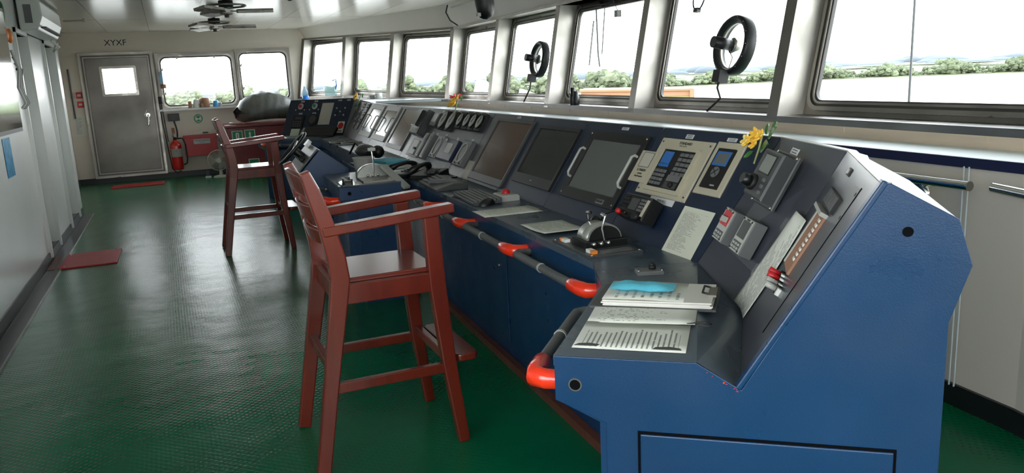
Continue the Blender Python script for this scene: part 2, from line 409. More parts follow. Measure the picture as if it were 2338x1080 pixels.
sN = [oN[0]] + [((oN[i-1]+oN[i]).normalized()) for i in range(1, N-1)] + [oN[-1]]
dN = [(Bp[min(i+1, N-1)]-Bp[max(i-1, 0)]).normalized() for i in range(N)]
Xb, XL = -1.14, -1.51
YF, YB = 14.83, -2.6
# floor / ceiling
mb = MB(); pts = [(XL-.3, YB-.2), (2.6, YB-.2), (4.3, 2), (4.6, 9), (4.4, 11.2), (2.9, 15.1), (XL-.3, 15.1)]
mb.prism(pts, -.06, 0, 'floor'); struct(mb.build('floor'))
mb = MB(); mb.prism(pts, CEIL+.02, CEIL+.08, 'ceiling'); struct(mb.build('ceiling'))
# front wall: band over the windows, apron under them
mb = MB()
for i in range(N-1):
    a, b = Tp[i], Tp[i+1]; ia, ib = a-sN[i]*.13, b-sN[i+1]*.13
    mb.hexa([a, b, b+sN[i+1]*.25, a+sN[i]*.25], [V(ia.x, ia.y, CEIL+.03), V(ib.x, ib.y, CEIL+.03), V(b.x, b.y, CEIL+.03)+sN[i+1]*.25, V(a.x, a.y, CEIL+.03)+sN[i]*.25], 'wall')
struct(mb.build('wall_front'), 'cream lining band above the front windows')
mb = MB(); SH = 1.05
def shelf_z(i): return SH if i >= 4 else [1.19, 1.17, 1.11, 1.07][i]
for i in range(N-1):
    a, b = Bp[i], Bp[i+1]; za, zb = shelf_z(i), shelf_z(i+1)
    h = .037
    mb.hexa([V(a.x, a.y, za), V(b.x, b.y, zb), V(b.x, b.y, zb)+sN[i+1]*.2, V(a.x, a.y, za)+sN[i]*.2],
            [V(a.x, a.y, a.z-h), V(b.x, b.y, b.z-h), V(b.x, b.y, b.z-h)+sN[i+1]*.2, V(a.x, a.y, a.z-h)+sN[i]*.2], 'apron')
o = mb.build('trim_1'); struct(o, 'cream wooden apron under the front windows')
# thin groove + battens on the apron
mb = MB()
for i in range(N-1):
    a, b = Bp[i], Bp[i+1]; n = oN[i]; d = (b-a).normalized(); L = (b-a).length
    for t in (.3, .75):
        p = a+d*L*t-n*.002; mb.box((0, 0, 0), (.012, .004, .03), 'apron', FR(V(p.x, p.y, p.z-.055), d, n, V(0, 0, 1)))
struct(mb.build('trim_2'))
# shelf below windows and lower lining wall
lowP = [Bp[i]-sN[i]*(.05, .08, .2, .3)[min(i, 3)] for i in range(N)]
mb = MB(); me_ = MB(); ml = MB(); mbs = MB()
for i in range(N-1):
    a, b = lowP[i], lowP[i+1]; za, zb = shelf_z(i), shelf_z(i+1); A, B = Bp[i], Bp[i+1]
    na, nb = sN[i], sN[i+1]
    mb.hexa([V(a.x, a.y, za-.035), V(b.x, b.y, zb-.035), V(B.x, B.y, zb-.035)+nb*.05, V(A.x, A.y, za-.035)+na*.05], [V(a.x, a.y, za), V(b.x, b.y, zb), V(B.x, B.y, zb)+nb*.05, V(A.x, A.y, za)+na*.05], 'shelf')
    q = .006
    me_.hexa([V(a.x, a.y, za-.042)-na*q, V(b.x, b.y, zb-.042)-nb*q, V(b.x, b.y, zb-.042), V(a.x, a.y, za-.042)], [V(a.x, a.y, za-.001)-na*q, V(b.x, b.y, zb-.001)-nb*q, V(b.x, b.y, zb-.001), V(a.x, a.y, za-.001)], 'navy_edge')
    k = .012
    ml.hexa([V(a.x, a.y, 0)+na*k, V(b.x, b.y, 0)+nb*k, V(b.x, b.y, 0)+nb*.05, V(a.x, a.y, 0)+na*.05], [V(a.x, a.y, za-.035)+na*k, V(b.x, b.y, zb-.035)+nb*k, V(b.x, b.y, zb-.035)+nb*.05, V(a.x, a.y, za-.035)+na*.05], 'wall')
    mbs.hexa([V(a.x, a.y, 0)-na*.004, V(b.x, b.y, 0)-nb*.004, V(b.x, b.y, 0)+nb*.012, V(a.x, a.y, 0)+na*.012], [V(a.x, a.y, .095)-na*.004, V(b.x, b.y, .095)-nb*.004, V(b.x, b.y, .095)+nb*.012, V(a.x, a.y, .095)+na*.012], 'base')
struct(mb.build('trim_3'), 'pale laminate shelf under the front windows')
struct(me_.build('trim_4'), 'navy edge strip of the window shelf')
struct(ml.build('wall_front_lower'), 'cream lower lining behind the console')
struct(mbs.build('baseboard_front'), 'black skirting along the front lining')
# joints in the lower lining
mb = MB()
for j, t in enumerate((.0,)):
    a, b = lowP[7], lowP[8]; d = (b-a).normalized(); n = oN[7]
    for off in (-.012, .012):
        p = V(2.862, 2.10, 0); mb.box((0, 0, 0), (.004, .006, .92), 'shelf', FR(V(p.x+d.x*off+n.x*.0, p.y+d.y*off, .555), d, n, V(0, 0, 1)))
struct(mb.build('trim_5'))

# windows of the front
for i in range(N-1):
    a, b, ta, tb = Bp[i], Bp[i+1], Tp[i], Tp[i+1]; n = oN[i]
    d = (b-a).normalized(); mw_ = .10
    w = struct(bpy.data.objects.new('window_%d' % (i+1), None)); COL.objects.link(w); w.location = (a+b)/2
    bl, br = a, b-(b-a).normalized()*mw_ if i < N-2 else b
    tl = ta; tr = tb-(tb-ta).normalized()*mw_
    Oo = n*D_
    # sill and head slabs
    mb = MB(); mb.hexa([a-V(0, 0, .037), b-V(0, 0, .037), b-V(0, 0, .037)+sN[i+1]*D_, a-V(0, 0, .037)+sN[i]*D_], [a, b, b+sN[i+1]*D_, a+sN[i]*D_], 'steel_dark'); mb.build('sill', w)
    mb = MB(); mb.hexa([ta, tb, tb+sN[i+1]*D_, ta+sN[i]*D_], [ta+V(0, 0, .025), tb+V(0, 0, .025), tb+V(0, 0, .025)+sN[i+1]*D_, ta+V(0, 0, .025)+sN[i]*D_], 'steel')
    mb.hexa([ta-sN[i]*.02, tb-sN[i+1]*.02, tb, ta], [ta+V(0, 0, .03)-sN[i]*.02, tb+V(0, 0, .03)-sN[i+1]*.02, tb+V(0, 0, .03), ta+V(0, 0, .03)], 'steel_dark'); mb.build('head', w)
    # glazing frame in outer plane
    ex = (br-bl); Wd = ex.length; ex.normalize(); ey = (tl-bl); ey = ey-ex*ey.dot(ex); Ht = ey.length; ey.normalize(); ez = ex.cross(ey)
    if ez.dot(n) > 0: ez = -ez
    # ez points inward (towards the room)
    c = (bl+br+tl+tr)/4+Oo
    F = FR(c, ex, ey, ex.cross(ey))
    sgn = 1 if ex.cross(ey).dot(n) < 0 else -1
    def Z2(a_, b_): return (min(a_*sgn, b_*sgn), max(a_*sgn, b_*sgn))
    mb = MB(); o_ = rrect(Wd+.24, Ht+.06, .001); i_ = rrect(Wd-.06, Ht-.06, .09)
    ring(mb, o_, i_, *Z2(-.02, .0), 'steel_dark', F); mb.build('frame', w)
    mb = MB(); ring(mb, rrect(Wd-.05, Ht-.05, .095), rrect(Wd-.10, Ht-.10, .08), *Z2(0, .018), 'steel', F)
    ring(mb, rrect(Wd-.13, Ht-.13, .07), rrect(Wd-.155, Ht-.155, .06), *Z2(-.01, .012), 'steel', F); mb.build('trim_ring', w)
    mb = MB(); ring(mb, rrect(Wd-.10, Ht-.10, .08), rrect(Wd-.13, Ht-.13, .07), *Z2(-.02, .006), 'rubber', F)
    ring(mb, rrect(Wd-.155, Ht-.155, .06), rrect(Wd-.175, Ht-.175, .055), *Z2(-.02, .004), 'rubber', F); mb.build('gasket', w)
    mb = MB(); mb.add([(p[0], p[1], 0) for p in rrect(Wd-.16, Ht-.16, .06)], [tuple(range(28))], 'glass', F); mb.build('pane', w)
    # side jamb + mullion (at the far side of this window)
    mb = MB(); pa, pt = a, ta; m1 = dN[i]
    mb.hexa([pa-m1*mw_-V(0, 0, .037), pa-V(0, 0, .037), pa+sN[i]*(D_+.02)-V(0, 0, .037), pa-m1*mw_+sN[i]*(D_+.02)-V(0, 0, .037)],
            [pt-m1*mw_+V(0, 0, .03), pt+V(0, 0, .03), pt+sN[i]*(D_+.02)+V(0, 0, .03), pt-m1*mw_+sN[i]*(D_+.02)+V(0, 0, .03)], 'mullion')
    q = .003                       # darker inner face plate
    mb.hexa([pa-m1*mw_-V(0, 0, .037)-sN[i]*q, pa-V(0, 0, .037)-sN[i]*q, pa-V(0, 0, .037), pa-m1*mw_-V(0, 0, .037)],
            [pt-m1*mw_+V(0, 0, .03)-sN[i]*q, pt+V(0, 0, .03)-sN[i]*q, pt+V(0, 0, .03), pt-m1*mw_+V(0, 0, .03)], 'steel_dark')
    struct(mb.build('trim_%d' % (20+i)), 'stainless mullion between the front windows')

# left wall with two door recesses
mb = MB()
def lw(y0, y1, z0=0, z1=CEIL+.03, x=Xb, t=.05, k='wall_left'): mb.box((x-t/2, (y0+y1)/2, (z0+z1)/2), (t, y1-y0, z1-z0), k)
D1, D2 = (8.02, 8.62), (9.75, 10.55)
lw(4.6, D1[0]); lw(D1[1], D2[0]); lw(D2[1], 11.05)
lw(*D1, 0, .08); lw(*D1, 2.02, CEIL+.03); lw(*D2, 0, .08); lw(*D2, 2.02, CEIL+.03)
lw(YB, -2.0); lw(-2.0, 4.6, 0, .95); lw(-2.0, 4.6, 2.1, CEIL+.03)  # unseen openings added here to let in fill light
for y in (-2.0, .2): lw(y-.06, y+.06, .95, 2.1)
lw(1.6, 4.6, .95, 2.1)
struct(mb.build('wall_left'), 'pale lining wall on the left')
for k, (y0, y1) in enumerate((D1, D2)):
    d = struct(bpy.data.objects.new('door_%d' % (k+1), None)); COL.objects.link(d); d.location = (Xb-.2, (y0+y1)/2, 0)
    mb = MB(); x0 = Xb-.28
    for y in (y0-.03, y1+.03): mb.box((Xb-.12, y, 1.05), (.30, .04, 2.02), 'wall_left')
    mb.box((Xb-.12, (y0+y1)/2, 2.04), (.30, y1-y0+.1, .04), 'wall_left'); mb.box((Xb-.14, (y0+y1)/2, .06), (.28, y1-y0+.1, .05), 'mgrey')
    for y in (y0-.03, y1+.03): mb.box((Xb+.006, y, 1.06), (.016, .05, 2.0), 'white')
    mb.build('door_frame', d)
    mb = MB(); mb.box((x0, (y0+y1)/2, 1.05), (.03, y1-y0+.04, 1.98), 'wall_left'); lf = mb.build('door_leaf', d)
    mb = MB(); mb.cyl((x0+.035, y1-.09, 1.02), .012, .06, 'steel', axis='x'); mb.box((x0+.06, y1-.13, 1.02), (.015, .1, .02), 'steel'); mb.build('handle', lf)
mb = MB(); mb.box(((Xb+XL)/2-.02, 11.05+.025, CEIL/2), (abs(XL-Xb)+.04, .05, CEIL+.06), 'wall_left'); mb.box((XL-.025, (11.05+YF)/2, CEIL/2), (.05, YF-11.05, CEIL+.06), 'wall')
struct(mb.build('wall_left_recess'), 'recessed left wall near the far door')
mb = MB(); mb.box((Xb+.006, 7.8, .045), (.012, 6.5, .09), 'base'); mb.box((XL+.006, 12.9, .05), (.012, 3.7, .1), 'base')
struct(mb.build('baseboard_left'))
mb = MB(); mb.box((Xb+.07, 7.0, .003), (.10, 8.0, .006), 'base'); mb.box((Xb+.125, 7.0, .005), (.008, 8.0, .01), 'steel_dark')
struct(mb.build('trim_6'), 'dark gutter strip along the left wall')
# wall behind the camera, with large windows
mb = MB()
mb.box((.6, YB-.03, .475), (4.4, .06, .95), 'wall'); mb.box((.6, YB-.03, 2.29), (4.4, .06, .38), 'wall')
for x in (-1.5, -.2, 1.1, 2.6): mb.box((x, YB-.03, 1.5), (.2, .06, 1.3), 'wall')
struct(mb.build('wall_back'))

# end wall with door and two windows
def opening_wall(mb, x0, x1, z0, z1, holes, y, t, key):
    xs = sorted(set([x0, x1]+[h[0] for h in holes]+[h[1] for h in holes])); zs = sorted(set([z0, z1]+[h[2] for h in holes]+[h[3] for h in holes]))
    for i in range(len(xs)-1):
        for j in range(len(zs)-1):
            cx, cz = (xs[i]+xs[i+1])/2, (zs[j]+zs[j+1])/2
            if any(h[0] < cx < h[1] and h[2] < cz < h[3] for h in holes): continue
            mb.box((cx, y+t/2, cz), (xs[i+1]-xs[i], t, zs[j+1]-zs[j]), key)
DX0, DX1, DZ0, DZ1 = -1.235, -.145, .10, 2.13
W1 = (-.05, 1.14, 1.20, 2.06); W2 = (1.23, 2.08, 1.22, 2.09)
mb = MB(); opening_wall(mb, XL-.05, 2.42, 0, CEIL+.03, [(DX0+.05, DX1-.05, DZ0+.05, DZ1-.05), W1, W2], YF, .10, 'wall')
struct(mb.build('wall_end'), 'cream end wall with the steel door')
mb = MB(); mb.box((.5, YF-.006, .045), (4.0, .012, .09), 'base'); struct(mb.build('baseboard_end'))
FE = lambda cx, cz, y=YF: FR(V(cx, y, cz), V(1, 0, 0), V(0, 0, 1), V(0, -1, 0))   # frame on the end wall, z towards the room
for k, (x0, x1, z0, z1) in enumerate((W1, W2)):
    w = struct(bpy.data.objects.new('window_%d' % (20+k), None)); COL.objects.link(w); w.location = ((x0+x1)/2, YF, (z0+z1)/2)
    wd_, ht = x1-x0, z1-z0; F = FE((x0+x1)/2, (z0+z1)/2)
    mb = MB(); ring(mb, rrect(wd_+.10, ht+.10, .01), rrect(wd_-.02, ht-.02, .10), -.02, .03, 'steel_dark', F)
    ring(mb, rrect(wd_+.02, ht+.02, .10), rrect(wd_-.03, ht-.03, .10), .03, .045, 'steel', F); mb.build('frame', w)
    mb = MB(); ring(mb, rrect(wd_-.02, ht-.02, .10), rrect(wd_-.07, ht-.07, .09), -.03, .02, 'rubber', F); mb.build('gasket', w)
    mb = MB(); mb.add([(p[0], p[1], -.01) for p in rrect(wd_-.05, ht-.05, .09)], [tuple(range(28))], 'glass', F); mb.build('pane', w)
    mb = MB()
    for sx_ in ((-.3, .3) if k == 0 else ()):
        mb.box((sx_, ht/2-.03, .03), (.03, .05, .03), 'steel_dark', F)
    for sx_, sy_ in ((-wd_/2+.03, .2), (-wd_/2+.03, -.2), (wd_/2-.12, -ht/2+.06), (.1, -ht/2+.04)):
        mb.box((sx_, sy_, .04), (.05, .03, .04), 'steel_dark', F); mb.cyl((sx_+.02, sy_+.02, .06), .012, .04, 'steel', F)
    mb.build('clamp', w)
mb = MB(); mb.box((.95, YF-.05, 1.155), (2.2, .12, .03), 'wall_left'); struct(mb.build('trim_7'), 'pale sill under the end windows')
# steel door
d = struct(bpy.data.objects.new('door_3', None)); COL.objects.link(d); d.location = ((DX0+DX1)/2, YF, 0)
d['label'] = 'stainless steel door with a square window in the end wall'
mb = MB(); cx, cz = (DX0+DX1)/2, (DZ0+DZ1)/2; F = FE(cx, cz); dw, dh = DX1-DX0, DZ1-DZ0
ring(mb, rrect(dw, dh, .01), rrect(dw-.14, dh-.14, .01), -.06, .05, 'steel_dark', F)
ring(mb, rrect(dw+.03, dh+.03, .01), rrect(dw-.03, dh-.03, .01), .05, .075, 'steel', F)
ring(mb, rrect(dw-.128, dh-.128, .01), rrect(dw-.15, dh-.15, .01), .02, .03, 'rubber', F)
ring(mb, rrect(dw-.06, dh-.06, .01), rrect(dw-.09, dh-.09, .01), .05, .056, 'rubber', F); mb.build('door_frame', d)
mb = MB(); lw_, lh = dw-.13, dh-.13
hx0, hx1, hz0, hz1 = -.24, .25, .35, .78
def pl(x0, x1, z0, z1): mb.box(((x0+x1)/2, (z0+z1)/2, -.005), (x1-x0, z1-z0, .05), 'door_steel', F)
pl(-lw_/2, hx0, -lh/2, lh/2); pl(hx1, lw_/2, -lh/2, lh/2); pl(hx0, hx1, -lh/2, hz0); pl(hx0, hx1, hz1, lh/2)
leaf = mb.build('door_leaf', d)
mb = MB(); FW_ = F @ Matrix.Translation(((hx0+hx1)/2, (hz0+hz1)/2, .02)); ring(mb, rrect(hx1-hx0+.06, hz1-hz0+.06, .02), rrect(hx1-hx0-.02, hz1-hz0-.02, .01), 0, .02, 'steel', FW_); mb.build('window_frame', leaf)
mb = MB(); mb.add([(hx0, hz0, 0), (hx1, hz0, 0), (hx1, hz1, 0), (hx0, hz1, 0)], [(0, 1, 2, 3)], 'glass', F); mb.build('pane', leaf)
mb = MB()
mb.cyl((lw_/2-.11, -.02, .035), .035, .03, 'chrome', F); mb.tube([(lw_/2-.11, -.02, .06), (lw_/2-.11, -.08, .08), (lw_/2-.12, -.2, .08)], .012, 'chrome', F)
mb.tube([(lw_/2-.12, .06, .04), (lw_/2-.17, -.02, .09), (lw_/2-.09, -.12, .09)], .008, 'chrome', F); mb.build('handle', leaf)
mb = MB(); mb.text('XYXF', .135, 'blackm', FE(-.665, 2.30, YF-.002)); tag(mb.build('wall_lettering', origin=(-.665, YF, 2.3)), 'dark letters XYXF painted on the wall above the steel door', 'lettering')

# ------------------------------------------------------------------ console
MA, MBb = V(.0549, .9985, 0), V(.9985, -.0549, 0); M0 = V(1.29, 2.2, 0)
def MP(u, s, z): return M0+MA*u+MBb*s+V(0, 0, z)
NX = MA*-1                              # reading direction on the main panels
SLOPE = (MBb*.27+V(0, 0, .41)); SL = SLOPE.length; SLD = SLOPE.normalized(); OUT = NX.cross(SLD)
def PF(u, v, w=0): return FR(MP(u, .30, .80)+SLD*v+OUT*w, NX, SLD, OUT)
DF = lambda u, s, z=.80, a=0: FR(MP(u, s, z), NX, MBb, V(0, 0, 1)) @ rotz(a)
# station profiles: front, fold, panel foot, panel top (plan xy, z) ; dir = towards windows
def stn(front, fold, foot, top, zfold=.80, zfoot=.80, ztop=1.21):
    f = V(*front, 0); t = V(*top, 0); d = (V(*foot, 0)-f).normalized()
    return dict(front=f, fold=V(*fold, 0), foot=V(*foot, 0), top=t, d=d, zfold=zfold, zfoot=zfoot, ztop=ztop)
S0 = stn((.763, 1.57), (1.018, 1.365), (1.092, 1.306), (1.30, 1.138), .80, .741, 1.203)
S1 = stn((1.176, 2.051), (1.37, 1.83), (1.463, 1.743), (1.662, 1.567), .80, .741, 1.21)
S2 = stn((1.251, 2.227), tuple(MP(-.055, .29, 0)[:2]), tuple(MP(-.06, .30, 0)[:2]), tuple(MP(-.145, .57, 0)[:2]), .80, .80, 1.21)
def sM(u): 
    p = MP(u, 0, 0); g = lambda s: tuple((M0+MA*u+MBb*s)[:2])
    return stn(g(0), g(.29), g(.30), g(.57))
def pt(st, part, z=None, off=0):
    p = st[part]+st['d']*off; return V(p.x, p.y, z)
def body_profile(st):
    f, d = st['front'], st['d']; zt = st['ztop']; T = st['top']
    P = [V(f.x, f.y, .775), V(f.x, f.y, .69)]
    a = f+d*.105; P += [V(a.x, a.y, .64), V(a.x, a.y, 0)]
    b = f+d*.83; P += [V(b.x, b.y, 0), V(b.x, b.y, .915)]
    b2 = f+d*.866; P.append(V(b2.x, b2.y, 1.036)); b3 = f+d*.837; P.append(V(b3.x, b3.y, zt-.075))
    rc = st.get('rec', .0)
    t2 = T+d*.021; P.append(V(t2.x, t2.y, zt-.003)); t3 = T+d*rc; P.append(V(t3.x, t3.y, zt-.012))
    ft = st['foot']+d*rc; P.append(V(ft.x, ft.y, st['zfoot']-.012)); fo = st['fold']; P.append(V(fo.x, fo.y, st['zfold']-.022-rc*.3))
    return P
def loft_body(parent, stns, key='paint', name='body'):
    mb = MB(); pr = [body_profile(s) for s in stns]; n = len(pr[0]); vs = [p for q in pr for p in q]; fs = []
    for i in range(len(pr)-1):
        for k in range(n): j = (k+1) % n; fs.append((i*n+k, i*n+j, (i+1)*n+j, (i+1)*n+k))
    fs.append(tuple(range(n-1, -1, -1))); fs.append(tuple((len(pr)-1)*n+k for k in range(n)))
    mb.add(vs, fs, key); return mb.build(name, parent)
def quad_slab(mb, a, b, c, d, t, key):
    """slab with top corners a b c d (ccw seen from outside), thickness t"""
    n = (b-a).cross(c-a).normalized(); mb.hexa([a-n*t, b-n*t, c-n*t, d-n*t], [a, b, c, d], key)
def desk_panel(parent, s0, s1, key='desk', g=.002, name='desk_top'):
    mb = MB()
    f0, f1 = pt(s0, 'front', .80, -.003), pt(s1, 'front', .80, -.003); o0, o1 = pt(s0, 'fold', s0['zfold']), pt(s1, 'fold', s1['zfold'])
    e = (f1-f0).normalized()*g
    mb.hexa([f0+e-V(0, 0, .025), o0+e-V(0, 0, .025), o1-e-V(0, 0, .025), f1-e-V(0, 0, .025)], [f0+e, o0+e, o1-e, f1-e], key)
    t0, t1 = pt(s0, 'foot', s0['zfoot']), pt(s1, 'foot', s1['zfoot'])
    mb.add([o0+e, o1-e, t1-e, t0+e], [(0, 1, 2, 3)], key)
    return mb.build(name, parent)
def rise(parent, s0, s1, key='panel', g=.003, name='instrument_panel'):
    a, b = pt(s0, 'foot', s0['zfoot']), pt(s1, 'foot', s1['zfoot']); c, d = pt(s1, 'top', s1['ztop']), pt(s0, 'top', s0['ztop'])
    e = (b-a).normalized()*g; e2 = (c-d).normalized()*g
    n = (b-a).cross(d-a).normalized(); 
    if n.z < 0: n = -n
    if n.dot(s0['d']) > 0: n = -n
    mb = MB(); a, b, c, d = a+e, b-e, c-e2, d+e2
    mb.hexa([a-n*.014, b-n*.014, c-n*.014, d-n*.014], [a, b, c, d], key)
    return mb.build(name, parent, bevel=.0015)
def top_cap(parent, stns, key='paint'):
    mb = MB()
    for s0, s1 in zip(stns[:-1], stns[1:]):
        a, b = pt(s0, 'top', s0['ztop']+.002), pt(s1, 'top', s1['ztop']+.002); c, d = b+s1['d']*.022, a+s0['d']*.022
        mb.hexa([a-V(0, 0, .012), b-V(0, 0, .012), c-V(0, 0, .012), d-V(0, 0, .012)], [a, b, c, d], 'lgrey')
    return mb.build('top_edge', parent)
def screw(mb, F, x, y, r=.004, key='chrome'): mb.cyl((x, y, .001), r, .003, key, F, n=8)

S1['rec'] = .05; S2['rec'] = .05
# --- near end console -------------------------------------------------------
near = thing('bridge_console', 'angled blue end section of the bridge console nearest the camera', 'console', (1.3, 1.6, 0), 'sections of the long blue bridge console')
# cut the body so its far end stops at the main run
SM0 = sM(.03)
loft_body(near, [S0, S1, S2])
desk_panel(near, S0, S1); desk_panel(near, S1, S2)
rise(near, S0, S1, 'panel_grey'); p8 = rise(near, S1, S2, 'panel_grey'); top_cap(near, [S0, S1, S2])
# end plate with a raised rim, round holes and the lower access door
plx = S0['d']; pn = V(0, 0, 1).cross(plx); pn = pn if pn.y < 0 else -pn      # outward normal of end plate
EP = lambda s, z, w=0: FR(V(.763, 1.57, 0)+plx*s+V(0, 0, z)+pn*w, plx, V(0, 0, 1), pn)
mb = MB(); prof = [(0, .80), (0, .69), (.12, .64), (.12, 0), (.826, 0), (.83, .915), (.866, 1.036), (.837, 1.130), (.709, 1.203), (.695, 1.202), (.425, .741), (.327, .80)]
mb.prism(prof[::-1], 0, .004, 'paint', EP(0, 0, .0)); mb.build('end_plate', near, bevel=.0015)
mb = MB(); mb.bar(V(.763, 1.57, 0)+plx*.417+V(0, 0, .742)+pn*-.01, V(.763, 1.57, 0)+plx*.700+V(0, 0, 1.207)+pn*-.01, .03, .014, 'paint', ref=pn); mb.build('edge_bead', near, bevel=.004)
mb = MB(); mb.cyl((0, 0, 0), .0105, .003, 'gap', EP(.744, 1.104, .004)); mb.build('vent_hole', near)
mb = MB(); mb.cyl((0, 0, 0), .013, .006, 'gap', EP(.049, .732, .004)); ring(mb, rrect(.032, .032, .0159), rrect(.026, .026, .0129), 0, .003, 'steel_dark', EP(.049, .732, .004)); mb.build('vent_hole', near)
mb = MB(); mb.box((.47, .36, .0075), (.54, .52, .006), 'paint', EP(0, 0, 0)); adoor = mb.build('access_door', near, bevel=.003)
mb = MB(); mb.box((.47, .36, .0045), (.552, .532, .003), 'gap', EP(0, 0, 0)); mb.build('door_gap', near)
# wear spots on the ramp edge
mb = MB(); random.seed(3)
for k in range(10):
    s_ = .345+.075*random.random(); mb.prism([(random.uniform(-.004, .004), random.uniform(-.003, .003)) for _ in range(3)], 0, .0006, 'red_grip', EP(s_, .80-(s_-.327)*.62-.006, .004))
mb.build('scratch', near)
# frames on the two near panels
def panel_frame(orig, far, topp):
    p0 = V(*orig); a = V(*far)-p0; a.normalize(); t = V(*topp)-p0; t = t-a*t.dot(a); t.normalize(); n = a.cross(t)
    if n.z < 0: n = -n
    return p0, a, t, n
P8 = panel_frame((1.463, 1.743, .741), (1.60, 2.15, .775), (1.662, 1.567, 1.21))
P9 = panel_frame((1.092, 1.306, .741), (1.463, 1.743, .741), (1.30, 1.138, 1.203))
def QF(P, u, v, w=0): p0, a, t, n = P; return FR(p0+a*u+t*v+n*w, -a, t, n)
def label_plate(parent, F, w=.035, h=.012, name='label', txt=None):
    mb = MB(); mb.box((0, 0, .001), (w, h, .002), 'label', F)
    for k in range(2 if h > .011 else 1): mb.box((0, h*(.2-.4*k) if h > .011 else 0, .0022), (w*.7, h*.14, .0006), 'dgrey', F)
    return mb.build(name, parent)
# knob controller on P8
F = QF(P8, .205, .383)
mb = MB(); mb.cbox((0, 0, .006), (.152, .178, .012), 'dgrey', F); mb.cbox((0, 0, .03), (.135, .155, .05), 'dgrey', F, .006)
ctl = mb.build('autopilot_controller', near)
mb = MB(); mb.box((.0, .033, .0555), (.078, .066, .002), 'black', F); mb.box((.0, .033, .0568), (.068, .056, .002), 'lcd_grey', F); mb.build('screen', ctl)
mb = MB(); mb.cyl((-.03, -.035, .06), .026, .02, 'blackm', F); mb.cyl((-.03, -.035, .08), .020, .03, 'black', F, r2=.017); mb.build('knob', ctl)
for k in range(3):
    mb = MB(); mb.box((.03+.004*k, -.015-.02*k, .057), (.014, .011, .005), 'mgrey', F); mb.build('button', ctl)
mb = MB()
for x, y in ((-.068, .082), (.068, .082), (-.068, -.082), (.068, -.082)): mb.cyl((x, y, .014), .005, .006, 'chrome', F, n=10)
mb.build('screw', ctl)
label_plate(near, QF(P8, .197, .484), .046, .02)
# two switch boxes on P8
def switch_box(u, v, h, keyf, red):
    F = QF(P8, u, v); mb = MB(); mb.box((0, 0, .022), (.078, h, .044), 'mgrey', F); b = mb.build('switch_box', near, bevel=.002)
    mb = MB(); mb.box((0, 0, .0455), (.07, h-.006, .003), 'lgrey', F)
    if red: mb.box((0, .022, .0475), (.055, .05, .002), 'red', F)
    else: mb.box((0, .018, .0475), (.055, .055, .002), 'dgrey', F)
    mb.box((0, -.035, .0475), (.056, .028, .002), 'dgrey', F)
    for q in (-.018, 0, .018):
        for r in (-.042, -.03): mb.box((q, r, .049), (.012, .007, .001), 'lgrey', F)
    mb.text('PUMP' if not red else 'STOP', .009, 'black', F @ Matrix.Translation((0, h/2-.008, .0475))); mb.build('face_plate', b)
    if red:
        mb = MB(); mb.box((.002, .018, .058), (.022, .018, .022), 'blackm', F); mb.box((.016, .018, .060), (.012, .018, .02), 'lgrey', F); mb.build('lever', b)
    mb = MB()
    for x in (-.03, .03):
        for y in (-h/2+.008, h/2-.008): mb.cyl((x, y, .049), .003, .003, 'black', F, n=8)
    mb.build('screw', b)
switch_box(.300, .186, .112, 'a', True); switch_box(.152, .192, .114, 'b', False)
# flush fittings on P9
F = QF(P9, .30, .45); mb = MB(); mb.box((0, 0, .001), (.33, .088, .002), 'mgrey', F)
for x, y in ((-.15, .03), (-.15, -.03), (.15, .03), (.15, -.03)): screw(mb, F, x, y, .005, 'blackm')
plt = mb.build('steel_plate', near)
mb = MB(); mb.box((-.03, -.022, .006), (.19, .042, .010), 'blackm', F)
for k in range(9): mb.box((-.11+.02*k, -.022, .0115), (.010, .036, .002), 'dgrey', F)
mb.build('speaker_grille', plt)
mb = MB(); F = QF(P9, .36, .505); mb.box((0, 0, .003), (.04, .02, .006), 'blackm', F); mb.box((-.006, 0, .007), (.012, .012, .004), 'lgrey', F); mb.build('toggle', near)
F = QF(P9, .355, .305); mb = MB(); mb.box((0, 0, .004), (.15, .165, .008), 'brownish', F)
mb.box((-.055, 0, .009), (.012, .16, .004), 'lgrey', F)
for k in range(9): mb.box((.045, .068-.014*k, .009), (.026, .008, .003), 'white', F)
mb.box((0, .087, .012), (.16, .01, .02), 'lgrey', F); mb.build('indicator_strip', near)
for k, (u, v, c) in enumerate(((.40, .205, 'red'), (.38, .198, 'red'), (.355, .19, 'lgrey'), (.33, .184, 'lgrey'))):
    F = QF(P9, u-.06, v-.004+.0); mb = MB(); mb.cyl((0, 0, .006), .013, .012, 'blackm', F, 16); mb.cyl((0, 0, .025), .008, .03, c, F, 14); mb.box((.02, 0, .006), (.014, .018, .01), 'white', F); mb.build('push_button', near)
mb = MB(); F = QF(P9, .21, .145); mb.text('KAMA', .038, 'lgrey', F @ rotz(0)); mb.build('lettering', near)
mb = MB(); mb.bar(QF(P9, .145, .10).translation, QF(P9, .13, .50).translation, .004, .004, 'gap'); mb.build('panel_joint', near)
# rocker plate on the corner desk
F = FR(V(1.372, 2.092, .80), V(.93, -.36, 0), V(.36, .93, 0), V(0, 0, 1)); mb = MB(); mb.cbox((0, 0, .006), (.085, .055, .012), 'mgrey', F, .003)
for x, y in ((-.038, -.022), (.038, -.022)): mb.cyl((x, y, .014), .004, .004, 'chrome', F, n=8)
jb = mb.build('joystick_plate', near); mb = MB(); mb.cyl((.012, .006, .018), .012, .014, 'blackm', F, 16); mb.sph((.012, .006, .026), .008, 'blackm', F, 10); mb.build('knob', jb)

